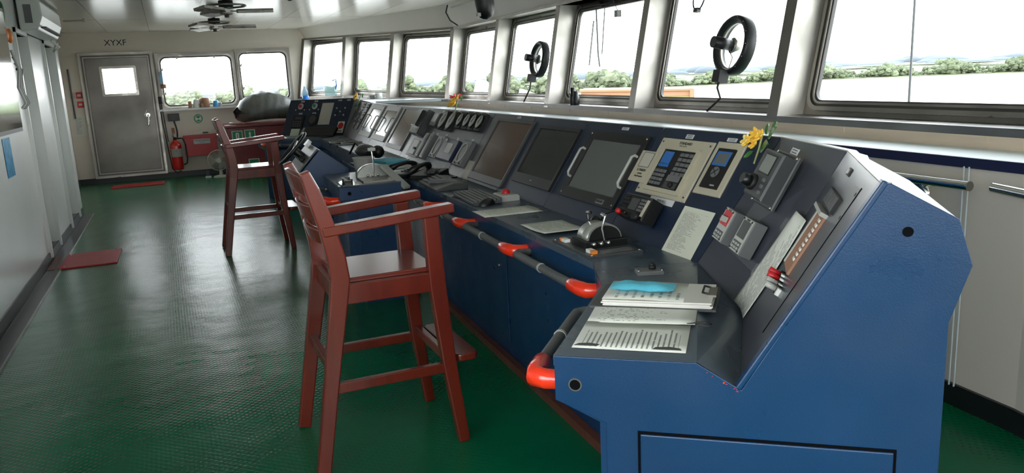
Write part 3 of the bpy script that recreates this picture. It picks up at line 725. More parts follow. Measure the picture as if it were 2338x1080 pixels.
# --- main run, four sections -------------------------------------------------
SECT = [(.03, 1.30, 'blue console section under the round-handled radar screen and white keypad unit'),
        (1.30, 2.72, 'blue console section with the large brown screen and plain black screen'),
        (2.72, 4.62, 'grey console section with the rows of round gauges'),
        (4.62, 8.0, 'far grey console section with two handled screens beside the corner')]
con = []
for k, (u0, u1, lab) in enumerate(SECT):
    t = thing('bridge_console', lab, 'console', tuple(MP((u0+u1)/2, .4, 0)), 'sections of the long blue bridge console')
    con.append(t); s0 = S2 if k == 0 else sM(u0); s1 = sM(u1)
    st = [S2, sM(.12), s1] if k == 0 else [s0, s1]
    loft_body(t, st)
    top_cap(t, st)
def sect(u): return con[[i for i, s in enumerate(SECT) if s[0]-.2 <= u <= s[1]+1e-6][-1]] if u > SECT[-1][0] else con[[i for i, s in enumerate(SECT) if u <= s[1]][0]]
DK = [.03, 1.46-.16, 1.46, 2.72, 4.62, 8.0]
for a_, b_ in zip([.12, 1.30, 1.46, 2.72, 4.62], [1.30, 1.46, 2.72, 4.62, 8.0]):
    desk_panel(sect((a_+b_)/2), sM(a_), sM(b_), g=.0005 if a_ == 1.30 else .0015)
desk_panel(con[0], S2, sM(.12), g=0)
PB = [.59, 1.30, 2.005, 2.72, 4.62, 5.45, 6.22, 7.10, 8.0]
rise(con[0], S2, sM(PB[0]), 'panel')
for k in range(len(PB)-1): rise(sect((PB[k]+PB[k+1])/2), sM(PB[k]), sM(PB[k+1]), 'panel' if PB[k] < 2 else 'panel_grey')
for k, (u0, u1, lab) in enumerate(SECT):       # wooden kick strip and front access panels
    mb = MB(); mb.box(((u0+u1)/2, .085, .02), (u1-u0, .035, .04), 'wood_strip', FR(M0, MA, MBb, V(0, 0, -1)) @ Matrix.Scale(-1, 4, (0, 0, 1))); mb.build('kick_strip', con[k])
    nn = max(1, round((u1-u0)/1.2))
    for j in range(nn):
        a_ = u0+(u1-u0)*(j+.5)/nn; w = (u1-u0)/nn-.06
        F = FR(MP(a_, .104, .34), NX, V(0, 0, 1), -MBb); mb = MB(); mb.box((0, 0, .002), (w, .5, .006), 'paint', F); ad = mb.build('access_panel', con[k], bevel=.002)
        mb = MB(); mb.cyl((w/2-.1, .16, .008), .008, .01, 'chrome', F, n=10); mb.build('lock', ad)

def monitor(sec, u0, u1, v0, v1, b, depth, key_b, key_s, foot=None, logo=None, scr=.002):
    w, h = abs(u1-u0), v1-v0; F = PF((u0+u1)/2, (v0+v1)/2); mb = MB()
    f = b if foot is None else foot
    if foot is not None and logo: 
        pass
    iw, ih = w-2*b, h-b-f; cy = (f-b)/2
    ring(mb, rrect(w, h, .004, 2), rrect(iw, ih, .002, 2, 0, cy), 0, depth, key_b, F)
    t = mb.build('display', sec)
    mb = MB(); mb.box((0, cy, depth*.5-.002), (iw, ih, .004), key_s, F); mb.build('screen', t)
    if logo: mb = MB(); mb.text(logo, .014, 'lgrey', F @ Matrix.Translation((0, -h/2+f*.5, depth+.0005))); mb.build('lettering', t)
    return t, F, w, h
def handle(parent, F, x, y, L=.13, key='lgrey'):
    mb = MB(); mb.tube([(x, y-L/2, 0), (x, y-L/2, .026), (x, y-L/2+.012, .036), (x, y+L/2-.012, .036), (x, y+L/2, .026), (x, y+L/2, 0)], .006, key, F, n=10); mb.build('handle', parent)
# radar with two handles
t, F, w, h = monitor(con[0], .63, 1.185, .085, .44, .045, .012, 'black', 'screen_grey', foot=.052)
handle(t, F, -.25, .0, .15); handle(t, F, .255, .0, .15)
mb = MB(); mb.box((.145, -.157, .013), (.07, .022, .002), 'mgrey', F); mb.text('RADAR', .017, 'black', F @ Matrix.Translation((.145, -.157, .0145))); mb.build('badge', t)
mb = MB()
for x in (-.26, .26):
    for y in (-.16, .16): mb.cyl((x, y, .014), .005, .004, 'chrome', F, n=10)
mb.build('screw', t); label_plate(con[0], PF(.90, .468), .06, .014)
# plain black display
t, F, w, h = monitor(con[1], 1.31, 1.85, .085, .44, .022, .014, 'black', 'screen', foot=.055, logo='acer')
# brown filmed display
t, F, w, h = monitor(con[1], 1.96, 2.58, .02, .457, .02, .012, 'dgrey', 'screen_brown', foot=.045, logo='FURUNO')
label_plate(con[1], PF(2.26, .477), .05, .013)
# white keypad unit (flush)
F = PF(.362, .318); sec = con[0]
mb = MB(); mb.cbox((0, 0, .003), (.362, .252, .006), 'cream', F, .002); mb.text('STANDARD', .017, 'black', F @ Matrix.Translation((0, .108, .0065))); mb.text('A B C D E F G', .008, 'dgrey', F @ Matrix.Translation((-.01, .096, .0065)))
ku = mb.build('keypad_unit', sec)
mb = MB(); ring(mb, rrect(.262, .196, .008, 3, 0, -.012), rrect(.222, .166, .003, 3, 0, -.010), .006, .016, 'cream', F); mb.box((0, -.01, .009), (.222, .166, .006), 'black', F); mb.build('bezel', ku)
mb = MB(); mb.box((-.066, .038, .0125), (.066, .052, .002), 'lcd', F)
for k in range(4): mb.box((-.092+.018*k, .003, .0135), (.013, .012, .003), 'lcd', F)
mb.build('screen', ku)
for r in range(5):
    for c in range(3):
        mb = MB(); mb.box((.03+.032*c, .056-.0205*r, .014), (.024, .014, .004), 'mgrey', F); mb.build('key', ku)
for r in range(4):
    for c in range(4):
        mb = MB(); mb.box((-.095+.0215*c, -.022-.018*r, .014), (.016, .012, .004), 'mgrey', F); mb.build('key', ku)
mb = MB(); mb.box((.05, -.045, .0135), (.085, .026, .003), 'mgrey', F); mb.box((.05, -.075, .0135), (.085, .026, .003), 'dgrey', F); mb.cyl((.06, -.074, .02), .011, .012, 'blackm', F); mb.build('knob', ku)
mb = MB()
for x in (-.165, .165):
    for y in (-.108, .108): mb.cyl((x, y, .007), .004, .003, 'dgrey', F, n=8)
mb.build('screw', ku)
label_plate(sec, PF(.37, .460), .05, .018)
# flip-open card holder left of it
F = PF(.567, .302, .008); mb = MB(); mb.cbox((0, 0, .002), (.135, .142, .005), 'cream', F, .001); mb.box((.0, .03, .0055), (.075, .062, .001), 'card', F)
ring(mb, rrect(.082, .068, .002, 2, 0, .03), rrect(.076, .062, .002, 2, 0, .03), .004, .0062, 'mgrey', F)
mb.text('S-1900EIN', .016, 'black', F @ Matrix.Translation((0, -.018, .005))); mb.text('MARINE', .010, 'dgrey', F @ Matrix.Translation((0, -.034, .005))); mb.text('Selcall number', .011, 'black', F @ Matrix.Translation((0, -.046, .005)))
mb.build('card_holder', sec)
# slim display
F = PF(.082, .345); mb = MB(); mb.cbox((0, 0, .003), (.166, .212, .006), 'cream', F, .002); mb.build('mount_plate', sec)
mb = MB(); mb.box((0, -.002, .009), (.102, .158, .008), 'blackm', F); nu = mb.build('navigator_unit', sec)
mb = MB(); ring(mb, rrect(.082, .056, .002, 2, 0, .036), rrect(.066, .042, .002, 2, 0, .036), .012, .015, 'lcd', F); mb.box((0, .036, .0135), (.068, .044, .002), 'screen_grey', F); mb.build('screen', nu)
mb = MB(); mb.cyl((0, -.018, .014), .021, .004, 'mgrey', F); mb.bar(F @ V(-.014, -.03, .0165), F @ V(.014, -.006, .0165), .003, .002, 'black', ref=OUT); mb.bar(F @ V(-.014, -.006, .0165), F @ V(.014, -.03, .0165), .003, .002, 'black', ref=OUT); mb.build('cursor_pad', nu)
mb = MB(); mb.text('saura', .013, 'lgrey', F @ Matrix.Translation((.02, -.068, .0135))); mb.build('lettering', nu)
label_plate(sec, PF(.10, .463), .055, .014)
# bulkhead radio on its bracket
F = PF(.375, .112); rad = thing('marine_radio', 'black radio transceiver with keypad on a bracket below the white keypad unit', 'radio', tuple(F.translation))
mb = MB(); mb.cbox((0, 0, .045), (.20, .098, .06), 'black', F, .005); mb.box((0, 0, .008), (.13, .05, .016), 'blackm', F)
for k in range(5): mb.box((-.068, .034-.015*k, .078), (.045, .006, .006), 'blackm', F)
mb.build('body', rad)
mb = MB(); mb.box((-.0, .008, .0765), (.056, .048, .003), 'dgrey', F); mb.build('screen', rad)
for r in range(4):
    for c in range(3): mb = MB(); mb.box((.045+.014*c, .03-.014*r, .077), (.009, .009, .004), 'mgrey', F); mb.build('key', rad)
mb = MB(); mb.cyl((-.07, -.038, .083), .010, .018, 'red', F, 14); mb.build('knob', rad)
mb = MB(); mb.cyl((-.025, -.036, .08), .006, .012, 'black', F, 12); mb.build('knob', rad)
mb = MB(); mb.cyl((.07, -.04, .085), .015, .022, 'blackm', F, 16); mb.build('knob', rad)
mb = MB(); mb.box((.094, .005, .079), (.02, .07, .001), 'cream', F @ rotz(-.05)); mb.build('sticker', rad)
mb = MB()
for s_ in (-1,): mb.box((s_*.116, 0, .03), (.006, .045, .06), 'lgrey', F); mb.box((s_*.106, 0, .06), (.016, .02, .012), 'chrome', F)
mb.build('bracket', rad)
mb = MB(); mb.box((0, 0, .001), (.17, .026, .002), 'label', PF(.33, .178)); mb.text('MF/HF NO.1', .012, 'dgrey', PF(.33, .178, .002)); mb.build('label', sec)
mb = MB(); mb.tube([F @ V(-.11, -.02, .03), F @ V(-.15, -.03, .05), F @ V(-.2, -.06, .06), F @ V(-.235, -.11, .05)], .004, 'black', n=8); tag(mb.build('radio_cord', origin=tuple(F.translation)), 'black cord running down from the radio to its handset', 'cord')
mic = thing('handset', 'black round fist microphone leaning where panel meets desk, left of the radio', 'microphone', tuple(MP(.63, .27, .80)))
mb = MB(); mb.sph((0, 0, .03), .032, 'black', DF(.63, .26), 14, (1, .7, 1)); mb.build('body', mic); mb = MB(); mb.cyl((0, -.02, .03), .016, .012, 'blackm', DF(.63, .26), axis='y'); mb.build('grille', mic)

# gauges section
def gauge(u, v, r, parent, sq):
    F = PF(u, v); mb = MB(); mb.box((0, 0, .010), (sq, sq*1.02, .02), 'blackm', F); mb.cyl((0, 0, .024), r, .01, 'black', F, 28); g = mb.build('gauge', parent)
    mb = MB(); mb.cyl((0, 0, .030), r*.88, .003, 'lgrey', F, 28); mb.build('dial', g)
    mb = MB(); mb.bar(F @ V(0, -r*.3, .033), F @ V(r*.3, r*.6, .033), .004, .002, 'black', ref=OUT); mb.cyl((0, 0, .033), r*.1, .003, 'black', F, 10)
    for k in range(11):
        a = math.radians(-130+26*k); mb.bar(F @ V(math.sin(a)*r*.72, math.cos(a)*r*.72, .032), F @ V(math.sin(a)*r*.84, math.cos(a)*r*.84, .032), .003, .001, 'black', ref=OUT)
    mb.build('needle', g)
for u in (3.78, 3.56): gauge(u, .389, .078, con[2], .16); label_plate(con[2], PF(u, .482), .05, .02)
for u in (3.345, 3.18, 3.03, 2.88): gauge(u, .407, .052, con[2], .13); label_plate(con[2], PF(u, .482), .05, .016)
# telephone handset unit
F = PF(4.36, .335); mb = MB(); mb.cbox((0, 0, .03), (.30, .235, .06), 'dgrey', F, .008); tel = mb.build('telephone_unit', con[2])
mb = MB(); mb.cbox((-.0, .02, .075), (.16, .15, .03), 'screen', F, .006); mb.build('screen', tel)
mb = MB()
for k in range(5): mb.box((-.08+.04*k, -.08, .062), (.02, .024, .008), 'lgrey', F)
mb.build('button_row', tel); label_plate(con[2], PF(4.36, .475), .06, .018)
F = PF(3.97, .378); mb = MB(); mb.cbox((0, 0, .02), (.19, .12, .04), 'dgrey', F, .005); d1 = mb.build('display_unit', con[2]); mb = MB(); mb.box((0, .012, .041), (.13, .07, .003), 'lcd_grey', F); mb.build('screen', d1); label_plate(con[2], PF(3.97, .472), .05, .018)
# lower row
F = PF(4.22, .11); mb = MB(); mb.cbox((0, 0, .006), (.38, .155, .012), 'mgrey', F, .002); hp = mb.build('handset_recess', con[2]); mb = MB(); mb.box((.03, 0, .02), (.17, .13, .02), 'lgrey', F); mb.box((.09, -.01, .033), (.06, .02, .012), 'blackm', F); mb.build('cover', hp)
for u in (3.945, 3.80):
    F = PF(u, .145); mb = MB(); mb.cbox((0, 0, .02), (.10, .215, .04), 'mgrey', F, .004); q = mb.build('strip_indicator', con[2]); mb = MB(); mb.box((0, 0, .041), (.05, .18, .002), 'dgrey', F); mb.build('window', q); label_plate(con[2], PF(u, .272), .04, .018)
for u, w in ((3.54, .19), (2.88, .20)):
    F = PF(u, .163); mb = MB(); mb.cbox((0, 0, .015), (w, .19, .03), 'mgrey', F, .004); q = mb.build('dial_indicator', con[2])
    mb = MB(); ring(mb, rrect(w*.74, .15, .0745*w/.2), rrect(w*.66, .134, .066*w/.2), .03, .034, 'lgrey', F); mb.cyl((-.05, -.08, .032), .007, .005, 'black', F, 10); mb.cyl((.05, -.08, .032), .007, .005, 'black', F, 10); mb.build('dial', q); label_plate(con[2], PF(u, .272), .05, .02)
F = PF(3.22, .158); mb = MB(); mb.cbox((0, 0, .02), (.36, .165, .04), 'navy_edge', F, .004); q = mb.build('selector_unit', con[2]); mb = MB(); mb.box((.03, .01, .041), (.13, .08, .003), 'lgrey', F); mb.build('window', q); mb = MB(); mb.cyl((-.09, .065, .044), .012, .01, 'lgrey', F, 14); mb.build('knob', q); label_plate(con[2], PF(3.22, .262), .05, .02)
# small card and sheet of painted window reflection on this section
def sheet(name, F, w, h, key, label, cat, t=.0008, group=None, parent=None, curl=0, nx=1, ny=1, fn=None):
    nx = max(nx, 1); ny = max(ny, 1); vs = []; fs = []
    for j in range(ny+1):
        for i in range(nx+1):
            x, y = -w/2+w*i/nx, -h/2+h*j/ny; vs.append((x, y, (fn(x/w+.5, y/h+.5) if fn else 0)+t))
    n0 = len(vs); vs += [(a, b, c-t) for a, b, c in vs]
    for j in range(ny):
        for i in range(nx):
            k = j*(nx+1)+i; fs.append((k, k+1, k+nx+2, k+nx+1)); fs.append((n0+k+nx+1, n0+k+nx+2, n0+k+1, n0+k))
    for i in range(nx): fs.append((i+1, i, n0+i, n0+i+1)); k = ny*(nx+1)+i; fs.append((k, k+1, n0+k+1, n0+k))
    for j in range(ny): k = j*(nx+1); fs.append((k, k+nx+1, n0+k+nx+1, n0+k)); k += nx; fs.append((k+nx+1, k, n0+k, n0+k+nx+1))
    me = bpy.data.meshes.new(name); me.from_pydata(vs, [], fs); me.materials.append(M[key]); o = bpy.data.objects.new(name, me); COL.objects.link(o)
    for p in me.polygons: p.use_smooth = bool(fn)
    o.matrix_world = F
    return tag(o, label, cat, group)
sheet('instruction_card', PF(2.665, .07, .002), .14, .125, 'card', 'small pale card stuck beside the large brown screen', 'card')
sheet('reflection_sheet', PF(3.70, .018, .004), 1.25, .10, 'clear', 'pale translucent layer standing in for window reflections along the foot of the gauge panel', 'painted reflection')  # added layer: the lower plates reflecting the windows, drawn as a sheet
# far main panels
t, F, w, h = monitor(con[3], 4.67, 5.33, .045, .475, .02, .012, 'dgrey', 'screen_brown', foot=.04)
for (a_, b_) in ((5.52, 6.16), (6.32, 6.98)):
    t, F, w, h = monitor(con[3], a_, b_, .075, .475, .055, .012, 'lgrey', 'screen_grey', foot=.06); handle(t, F, -.28, -.02, .16); handle(t, F, .28, -.02, .16)
    label_plate(con[3], PF((a_+b_)/2, .484), .05, .014)
for u in (7.35, 7.62):
    F = PF(u, .31); mb = MB(); mb.box((0, 0, .006), (.2, .36, .012), 'dgrey', F); q = mb.build('switch_panel', con[3]); mb = MB()
    for r in range(9):
        for c in range(2): mb.box((-.045+.09*c, .15-.034*r, .016), (.05, .016, .012), 'black' if (r+c) % 3 else 'lgrey', F)
    mb.build('switch_row', q)
# printed instruction sheet on panel 7
sheet('notice_sheet', PF(.072, .088, .0015), .19, .19, 'paper4', 'tall printed sheet fixed to the dark panel right of the radio', 'paper')

# desk fittings of main run: telegraph
F = DF(.345, .118); tg = thing('engine_telegraph', 'black and chrome engine telegraph with two levers on the near console desk', 'telegraph', tuple(F.translation))
mb = MB(); mb.cbox((0, 0, .004), (.345, .21, .008), 'dgrey', F, .002)
for x in (-.163, .163):
    for y in (-.096, .096): mb.cyl((x, y, .009), .005, .003, 'chrome', F, n=10)
for q in (-1, 1):
    for k in range(3): mb.box((q*.105+k*.018*q, .01, .0085), (.008, .15, .001), 'mgrey', F)
mb.build('base_plate', tg)
mb = MB(); mb.cbox((-.0, .015, .02), (.13, .17, .03), 'black', F, .003); mb.build('lever_housing', tg)
mb = MB(); half = [(.072*math.cos(math.radians(a)), .058*math.sin(math.radians(a))) for a in range(0, 181, 12)]
FH = F @ FR(V(0, .015, .036), V(0, 1, 0), V(0, 0, 1), V(1, 0, 0))
mb.prism(half, -.045, .045, 'dome', FH, True); mb.build('scale_dome', tg)
mb = MB(); half2 = [(.066*math.cos(math.radians(a)), .052*math.sin(math.radians(a))) for a in range(0, 181, 12)]
mb.prism(half2, .045, .05, 'black', FH); mb.build('side_plate', tg)
mb = MB(); mb.prism(half2, -.05, -.045, 'black', FH); mb.build('side_plate', tg)
for q in (-1, 1):
    mb = MB(); mb.tube([(q*.056, .01, .03), (q*.056, .0, .08), (q*.056, .005+.01*q, .125)], .004, 'chrome', F, n=8); lv = mb.build('lever', tg)
    mb = MB(); mb.tube([(q*.056, .005+.01*q, .125), (q*.028, .005+.01*q, .128)], .007, 'chrome', F, n=12); mb.build('grip', lv)
    for k in range(3): mb = MB(); mb.sph((q*.068, -.04+.03*k, .025), .009, 'chrome', F, 12); mb.build('knob', tg)
for q in (-1, 1):
    for k in range(3): mb = MB(); mb.box((q*.10+.018*k*q, -.075, .014), (.016, .022, .012), ('white', 'white', 'orange')[k], F); mb.build('push_button', tg)
# sheets on the main desk
sheet('paper_sheet', DF(1.29, .105, .801, 0), .205, .30, 'paper2', 'white paper sheet on the desk right of the mouse', 'paper', nx=6, ny=6, fn=lambda a, b: .004*math.sin(a*3.1)*b, group=None)
sheet('paper_sheet', DF(.76, .125, .801, -.02), .30, .20, 'paper3', 'printed sheet lying partly against the engine telegraph', 'paper', nx=8, ny=8, fn=lambda a, b: .003+.028*max(0, a-.45)**1.5)
# keyboard, mouse, ball unit, wedge console
def keyboard(F, w, d, rows, cols, name, label, key='dgrey', kk='mgrey', tilt=.06):
    kb = thing(name, label, 'keyboard', tuple(F.translation)); F = F @ Matrix.Rotation(tilt, 4, 'X')
    mb = MB(); mb.cbox((0, 0, .012), (w, d, .016), key, F, .003); mb.build('case', kb)
    for r in range(rows):
        mb = MB()
        for c in range(cols): mb.box((-w/2+w*(c+.6)/(cols+.2), -d/2+d*(r+.6)/(rows+.2), .0235), (w/(cols+.2)*.84, d/(rows+.2)*.76, .008), kk, F)
        mb.build('key_row', kb)
    return kb
keyboard(DF(1.745, .096, .80, -.04), .43, .155, 6, 16, 'computer_keyboard', 'grey computer keyboard on the desk under the large brown screen', tilt=.03)
F = DF(1.535, .088, .80, .5); ms = thing('computer_mouse', 'dark computer mouse at the right end of the keyboard', 'mouse', tuple(F.translation))
mb = MB(); mb.sph((0, 0, .0), .05, 'black', F, 18, (.62, 1.15, .75), half=True); mb.build('shell', ms)
mb = MB(); mb.box((0, .022, .034), (.005, .02, .006), 'lgrey', F); mb.build('scroll_wheel', ms)
mb = MB(); mb.tube([MP(1.54, .15, .815), MP(1.60, .19, .806), MP(1.72, .10, .825), MP(1.8, .02, .806), MP(1.9, -.0, .804)], .0022, 'black', n=6); tag(mb.build('mouse_cable', origin=tuple(MP(1.6, .15, .8))), 'thin black cable of the mouse looped over the keyboard', 'cable')
F = DF(1.66, .235, .80); tb = thing('trackball', 'cream trackball unit with a red ball beside the mouse', 'trackball', tuple(F.translation))
mb = MB(); mb.cbox((0, 0, .016), (.15, .10, .032), 'lgrey', F, .008); mb.build('case', tb); mb = MB(); mb.sph((-.0, 0, .034), .024, 'red', F, 18); mb.build('ball', tb)
F = DF(2.42, .09, .80, -.03); wg = thing('control_keypad', 'grey wedge-shaped trackball keypad on the desk, next beyond the keyboard', 'keypad', tuple(F.translation))
mb = MB(); pr = [(-.1, 0), (.1, 0), (.1, .035), (.02, .042), (-.1, .012)]; mb.prism(pr, -.24, .24, 'dgrey', F @ FR(V(0, 0, 0), V(0, 1, 0), V(0, 0, 1), V(1, 0, 0))); mb.build('case', wg, bevel=.003)
mb = MB()
for r in range(4):
    for c in range(6): mb.box((-.2+.035*c, -.07+.028*r, .022+.007*r), (.026, .018, .01), 'mgrey', F)
mb.build('key_block', wg)
mb = MB(); mb.prism([(0, -.09), (.19, .05), (0, .07)], .026, .046, 'mgrey', F); mb.build('palm_rest', wg)
mb = MB(); mb.bar(F @ V(.02, .06, .052), F @ V(.07, .075, .055), .012, .01, 'black'); tag(mb.build('marker_pen', origin=tuple(F.translation)), 'short black pen lying on the grey keypad', 'pen')
# control stand and telephones near the middle
# pedestal protruding from main run
pd = thing('bridge_console', 'blue pedestal cabinet jutting from the console, holding the far telegraph', 'console', tuple(MP(3.2, -.3, 0)), 'sections of the long blue bridge console')
FP = FR(M0, MBb, MA, V(0, 0, 1))     # x across, y along
FPp = FR(M0, MA, MBb*1.0, V(0, 0, 1))
mb = MB(); mb.box((-.29, 3.21, .37), (.33, .72, .74), 'paint', FP); mb.box((-.23, 3.21, .35), (.30, .78, .7), 'paint', FP); mb.build('body', pd)
mb = MB(); mb.box((-.29, 3.22, .75), (.41, .79, .085), 'paint', FP); mb.box((-.29, 3.22, .7965), (.412, .792, .009), 'desk', FP); mb.build('desk_top', pd, bevel=.002)
mb = MB(); mb.cyl((-.43, 2.823, .75), .012, .006, 'gap', FP, axis='y'); mb.build('vent_hole', pd)
mb = MB(); mb.box((-.3, 2.846, .36), (.28, .006, .5), 'paint', FP); mb.build('access_panel', pd)
# second telegraph
F = DF(3.17, -.21, .801, 0); tg2 = thing('engine_telegraph', 'bright steel engine telegraph with a tall lever on the pedestal', 'telegraph', tuple(F.translation))
mb = MB(); mb.cbox((.12, 0, .006), (.30, .22, .012), 'steel_dark', F, .002); mb.build('base_plate', tg2)
mb = MB(); half = [(.11*math.cos(math.radians(a)), .085*math.sin(math.radians(a))) for a in range(0, 181, 10)]
mb.prism(half, -.035, .035, 'dome', F @ FR(V(0, 0, .012), V(0, 1, 0), V(0, 0, 1), V(1, 0, 0)), True); mb.build('scale_dome', tg2)
mb = MB(); mb.tube([(.045, .0, .02), (.045, .005, .12), (.04, .0, .19)], .006, 'chrome', F, n=8); lv = mb.build('lever', tg2)
mb = MB(); mb.sph((.04, 0, .20), .016, 'lgrey', F, 12); mb.box((.04, 0, .20), (.03, .05, .02), 'lgrey', F); mb.build('grip', lv)
for k in range(3): mb = MB(); mb.sph((.05, -.04+.035*k, .022), .01, 'chrome', F, 12); mb.build('knob', tg2)
F = DF(2.90, -.42, .801, 0); sp = thing('switch_plate', 'polished switch plate with black levers at the front corner of the pedestal', 'switch plate', tuple(F.translation))
mb = MB(); mb.cbox((-.03, 0, .004), (.30, .11, .008), 'chrome', F, .002); mb.build('plate', sp)
for k in range(4): mb = MB(); mb.box((-.13+.06*k, .01-.02*(k % 2), .02), (.025, .04, .025), 'black' if k % 2 else 'blackm', F); mb.cyl((-.13+.06*k, -.02, .03), .008, .02, 'lgrey', F, 10); mb.build('switch', sp)
# two desk telephones
def phone(F, label):
    t = thing('desk_telephone', label, 'telephone', tuple(F.translation), 'black telephones between the pedestal and the desk')
    mb = MB(); mb.prism([(-.1, 0), (.12, 0), (.11, .055), (-.1, .03)], -.09, .09, 'black', F @ FR(V(0, 0, 0), V(0, 1, 0), V(0, 0, 1), V(1, 0, 0))); mb.build('base', t, bevel=.003)
    mb = MB(); mb.tube([(-.1, -.09, .05), (-.07, -.085, .07), (-.05, -.05, .085), (-.045, .03, .095), (-.05, .09, .085), (-.07, .12, .07)], [.02, .024, .015, .014, .016, .024], 'black', F, n=12); mb.build('handset', t)
    mb = MB()
    for r in range(4):
        for c in range(3): mb.box((.01+.025*c, -.06+.028*r, .045+.0035*r), (.018, .018, .01), 'dgrey', F)
    mb.build('keys', t); return t
phone(DF(3.05, .02, .80, .5), 'black desk telephone farther along the desk, handset arching up'); phone(DF(2.86, .12, .80, .8), 'black desk telephone nearer the gauge panel beside the grey keypad')
mb = MB(); P = []
for k in range(160):
    a = k*.9; c = MP(2.80-.0012*k, -.04+.0011*k, .815); P.append(c+V(0, .008*math.cos(a), .008*math.sin(a)))
mb.tube(P, .0025, 'black', n=5); tag(mb.build('coiled_cord', origin=tuple(MP(2.8, 0, .8))), 'black coiled telephone cord lying along the desk edge', 'cord')
F = DF(2.93, -.11, .80, .45) ; F = F @ Matrix.Rotation(.5, 4, 'Y'); mb = MB(); mb.cbox((0, 0, .03), (.28, .05, .02), 'lgrey', F, .002); tag(mb.build('ruler', origin=tuple(F.translation)), 'pale grey flat bar leaning on the telephone base', 'bar')
# pot, desk lamp, papers
F = DF(3.62, -.19, .80); mb = MB(); mb.lathe([(.0, .0), (.065, .0), (.072, .05), (.078, .10), (.085, .105), (.08, .108), (.07, .1), (.0, .095)], 'lgrey', F); tag(mb.build('compass_repeater', origin=tuple(F.translation)), 'round pale drum-shaped dial standing beyond the far telegraph', 'instrument')
F = DF(4.75, .02, .80); lp = thing('desk_lamp', 'dark green desk lamp lying folded on the far desk', 'lamp', tuple(F.translation))
mb = MB(); mb.sph((0, 0, .06), .13, 'dgrey', F, 18, (1, .7, .45)); mb.build('shade', lp); mb = MB(); mb.tube([(.1, 0, .05), (.22, .02, .05), (.3, .03, .07)], .015, 'black', F); mb.sph((.34, .05, .07), .07, 'black', F, 14, (1, .8, .8)); mb.build('joint', lp)
mb = MB(); mb.tube([(-.1, 0, .05), (-.2, -.05, .12), (-.26, -.1, .02)], .01, 'black', F); mb.build('arm', lp)
sheet('paper_sheet', DF(3.72, .03, .803, .4), .30, .42, 'card', 'blank pale sheet lying beyond the far telegraph', 'paper'); sheet('paper_sheet', DF(4.15, -.02, .802, .15), .42, .28, 'paper3', 'printed sheet lying under the folded desk lamp', 'paper')
mb = MB(); mb.box((0, 0, .012), (.32, .22, .024), 'mask', DF(4.12, .10, .80, .3)); tag(mb.build('folder', origin=tuple(MP(4.12, .1, .8))), 'pale blue folder on the far desk near the lamp', 'folder')
# steering stand
ss = thing('steering_stand', 'blue wedge-shaped steering stand with a small black wheel facing left', 'steering stand', tuple(MP(4.1, -.4, 0)))
tri = [(-.50, .985), (-.30, .83), (-.30, .0), (-.58, .0), (-.58, .78), (-.66, .815)]
mb = MB(); mb.prism(tri, -4.35, -3.64, 'paint', FR(M0, MBb, V(0, 0, 1), -MA)); mb.build('body', ss, bevel=.003)
fx = V(.16, 0, .17).normalized(); FS = FR(MP(4.0, -.585, .905), -MA, (MBb*fx.x+V(0, 0, fx.z)), (-MA).cross(MBb*fx.x+V(0, 0, fx.z)))
mb = MB(); mb.box((0, 0, .006), (.66, .22, .012), 'dgrey', FS); mb.build('face_panel', ss)
mb = MB(); mb.box((-.3, .115, .01), (.08, .05, .03), 'white', FS); mb.box((-.12, .10, .03), (.12, .04, .03), 'white', FS); mb.build('lamp_cover', ss)
mb = MB()
for k in range(5): mb.cyl((-.22+.1*k, -.02, .02), .022, .03, 'black', FS, 14)
mb.build('knobs', ss)
mb = MB(); mb.tube([(0, 0, 0), (0, 0, .10)], .03, 'black', FS); mb.build('wheel_hub', ss)
mb = MB(); mb.tube([(.15*math.cos(a*math.pi/16), .15*math.sin(a*math.pi/16), .11) for a in range(32)], .013, 'black', FS, closed=True)
for a in range(3): mb.tube([(0, 0, .10), (.15*math.cos(a*2.094+.5), .15*math.sin(a*2.094+.5), .11)], .008, 'chrome', FS)
mb.build('wheel', ss)

# far wing (mirrors the near end) ---------------------------------------------
TL, TR = V(1.576, 11.30, 0), V(2.283, 10.415, 0); wdv = (TR-TL).normalized(); wd_n = V(wdv.y, -wdv.x, 0)
wd_n = wd_n if wd_n.x > 0 else -wd_n             # towards the windows
def wst(top, zt=1.265): 
    f = top-wd_n*.69; return dict(front=f, fold=top-wd_n*.30, foot=top-wd_n*.266, top=top, d=wd_n, zfold=.80, zfoot=.76, ztop=zt)
wing = thing('bridge_console', 'dark blue far wing of the console facing the camera, with gauges and a red sticker', 'console', (1.7, 10.6, 0), 'sections of the long blue bridge console')
wl, wr = wst(TL), wst(TR); SE = sM(8.0)
SE2 = dict(SE); SE2['ztop'] = 1.24
loft_body(wing, [SE2, wr, wl]); desk_panel(wing, SE2, wr, g=0); desk_panel(wing, wr, wl); rise(wing, SE2, wr, 'panel_grey'); rise(wing, wr, wl, 'panel'); top_cap(wing, [SE2, wr, wl])
PW = panel_frame(tuple(pt(wl, 'foot', .76)), tuple(pt(wr, 'foot', .76)), tuple(pt(wl, 'top', 1.265)))
def WF(u, v, w=0): p0, a, t, n = PW; return FR(p0+a*u+t*v+n*w, a, t, n)
for u in (.236, .476, .892, 1.04): label_plate(wing, WF(u, .545), .06, .02)
for u in (.25, .49): label_plate(wing, WF(u, .366), .06, .022)
for u, c in ((.226, 'red'), (.474, 'green')):
    F = WF(u, .47); mb = MB(); mb.cyl((0, 0, .006), .045, .012, 'lgrey', F, 24); kq = mb.build('selector_switch', wing); mb = MB(); mb.cyl((0, 0, .016), .022, .02, c, F, 16); mb.build('knob', kq)
    for x in (-.08, .075): mb = MB(); mb.cyl((x, -.05, .004), .010, .008, 'lgrey', F, 10); mb.build('indicator_lamp', wing)
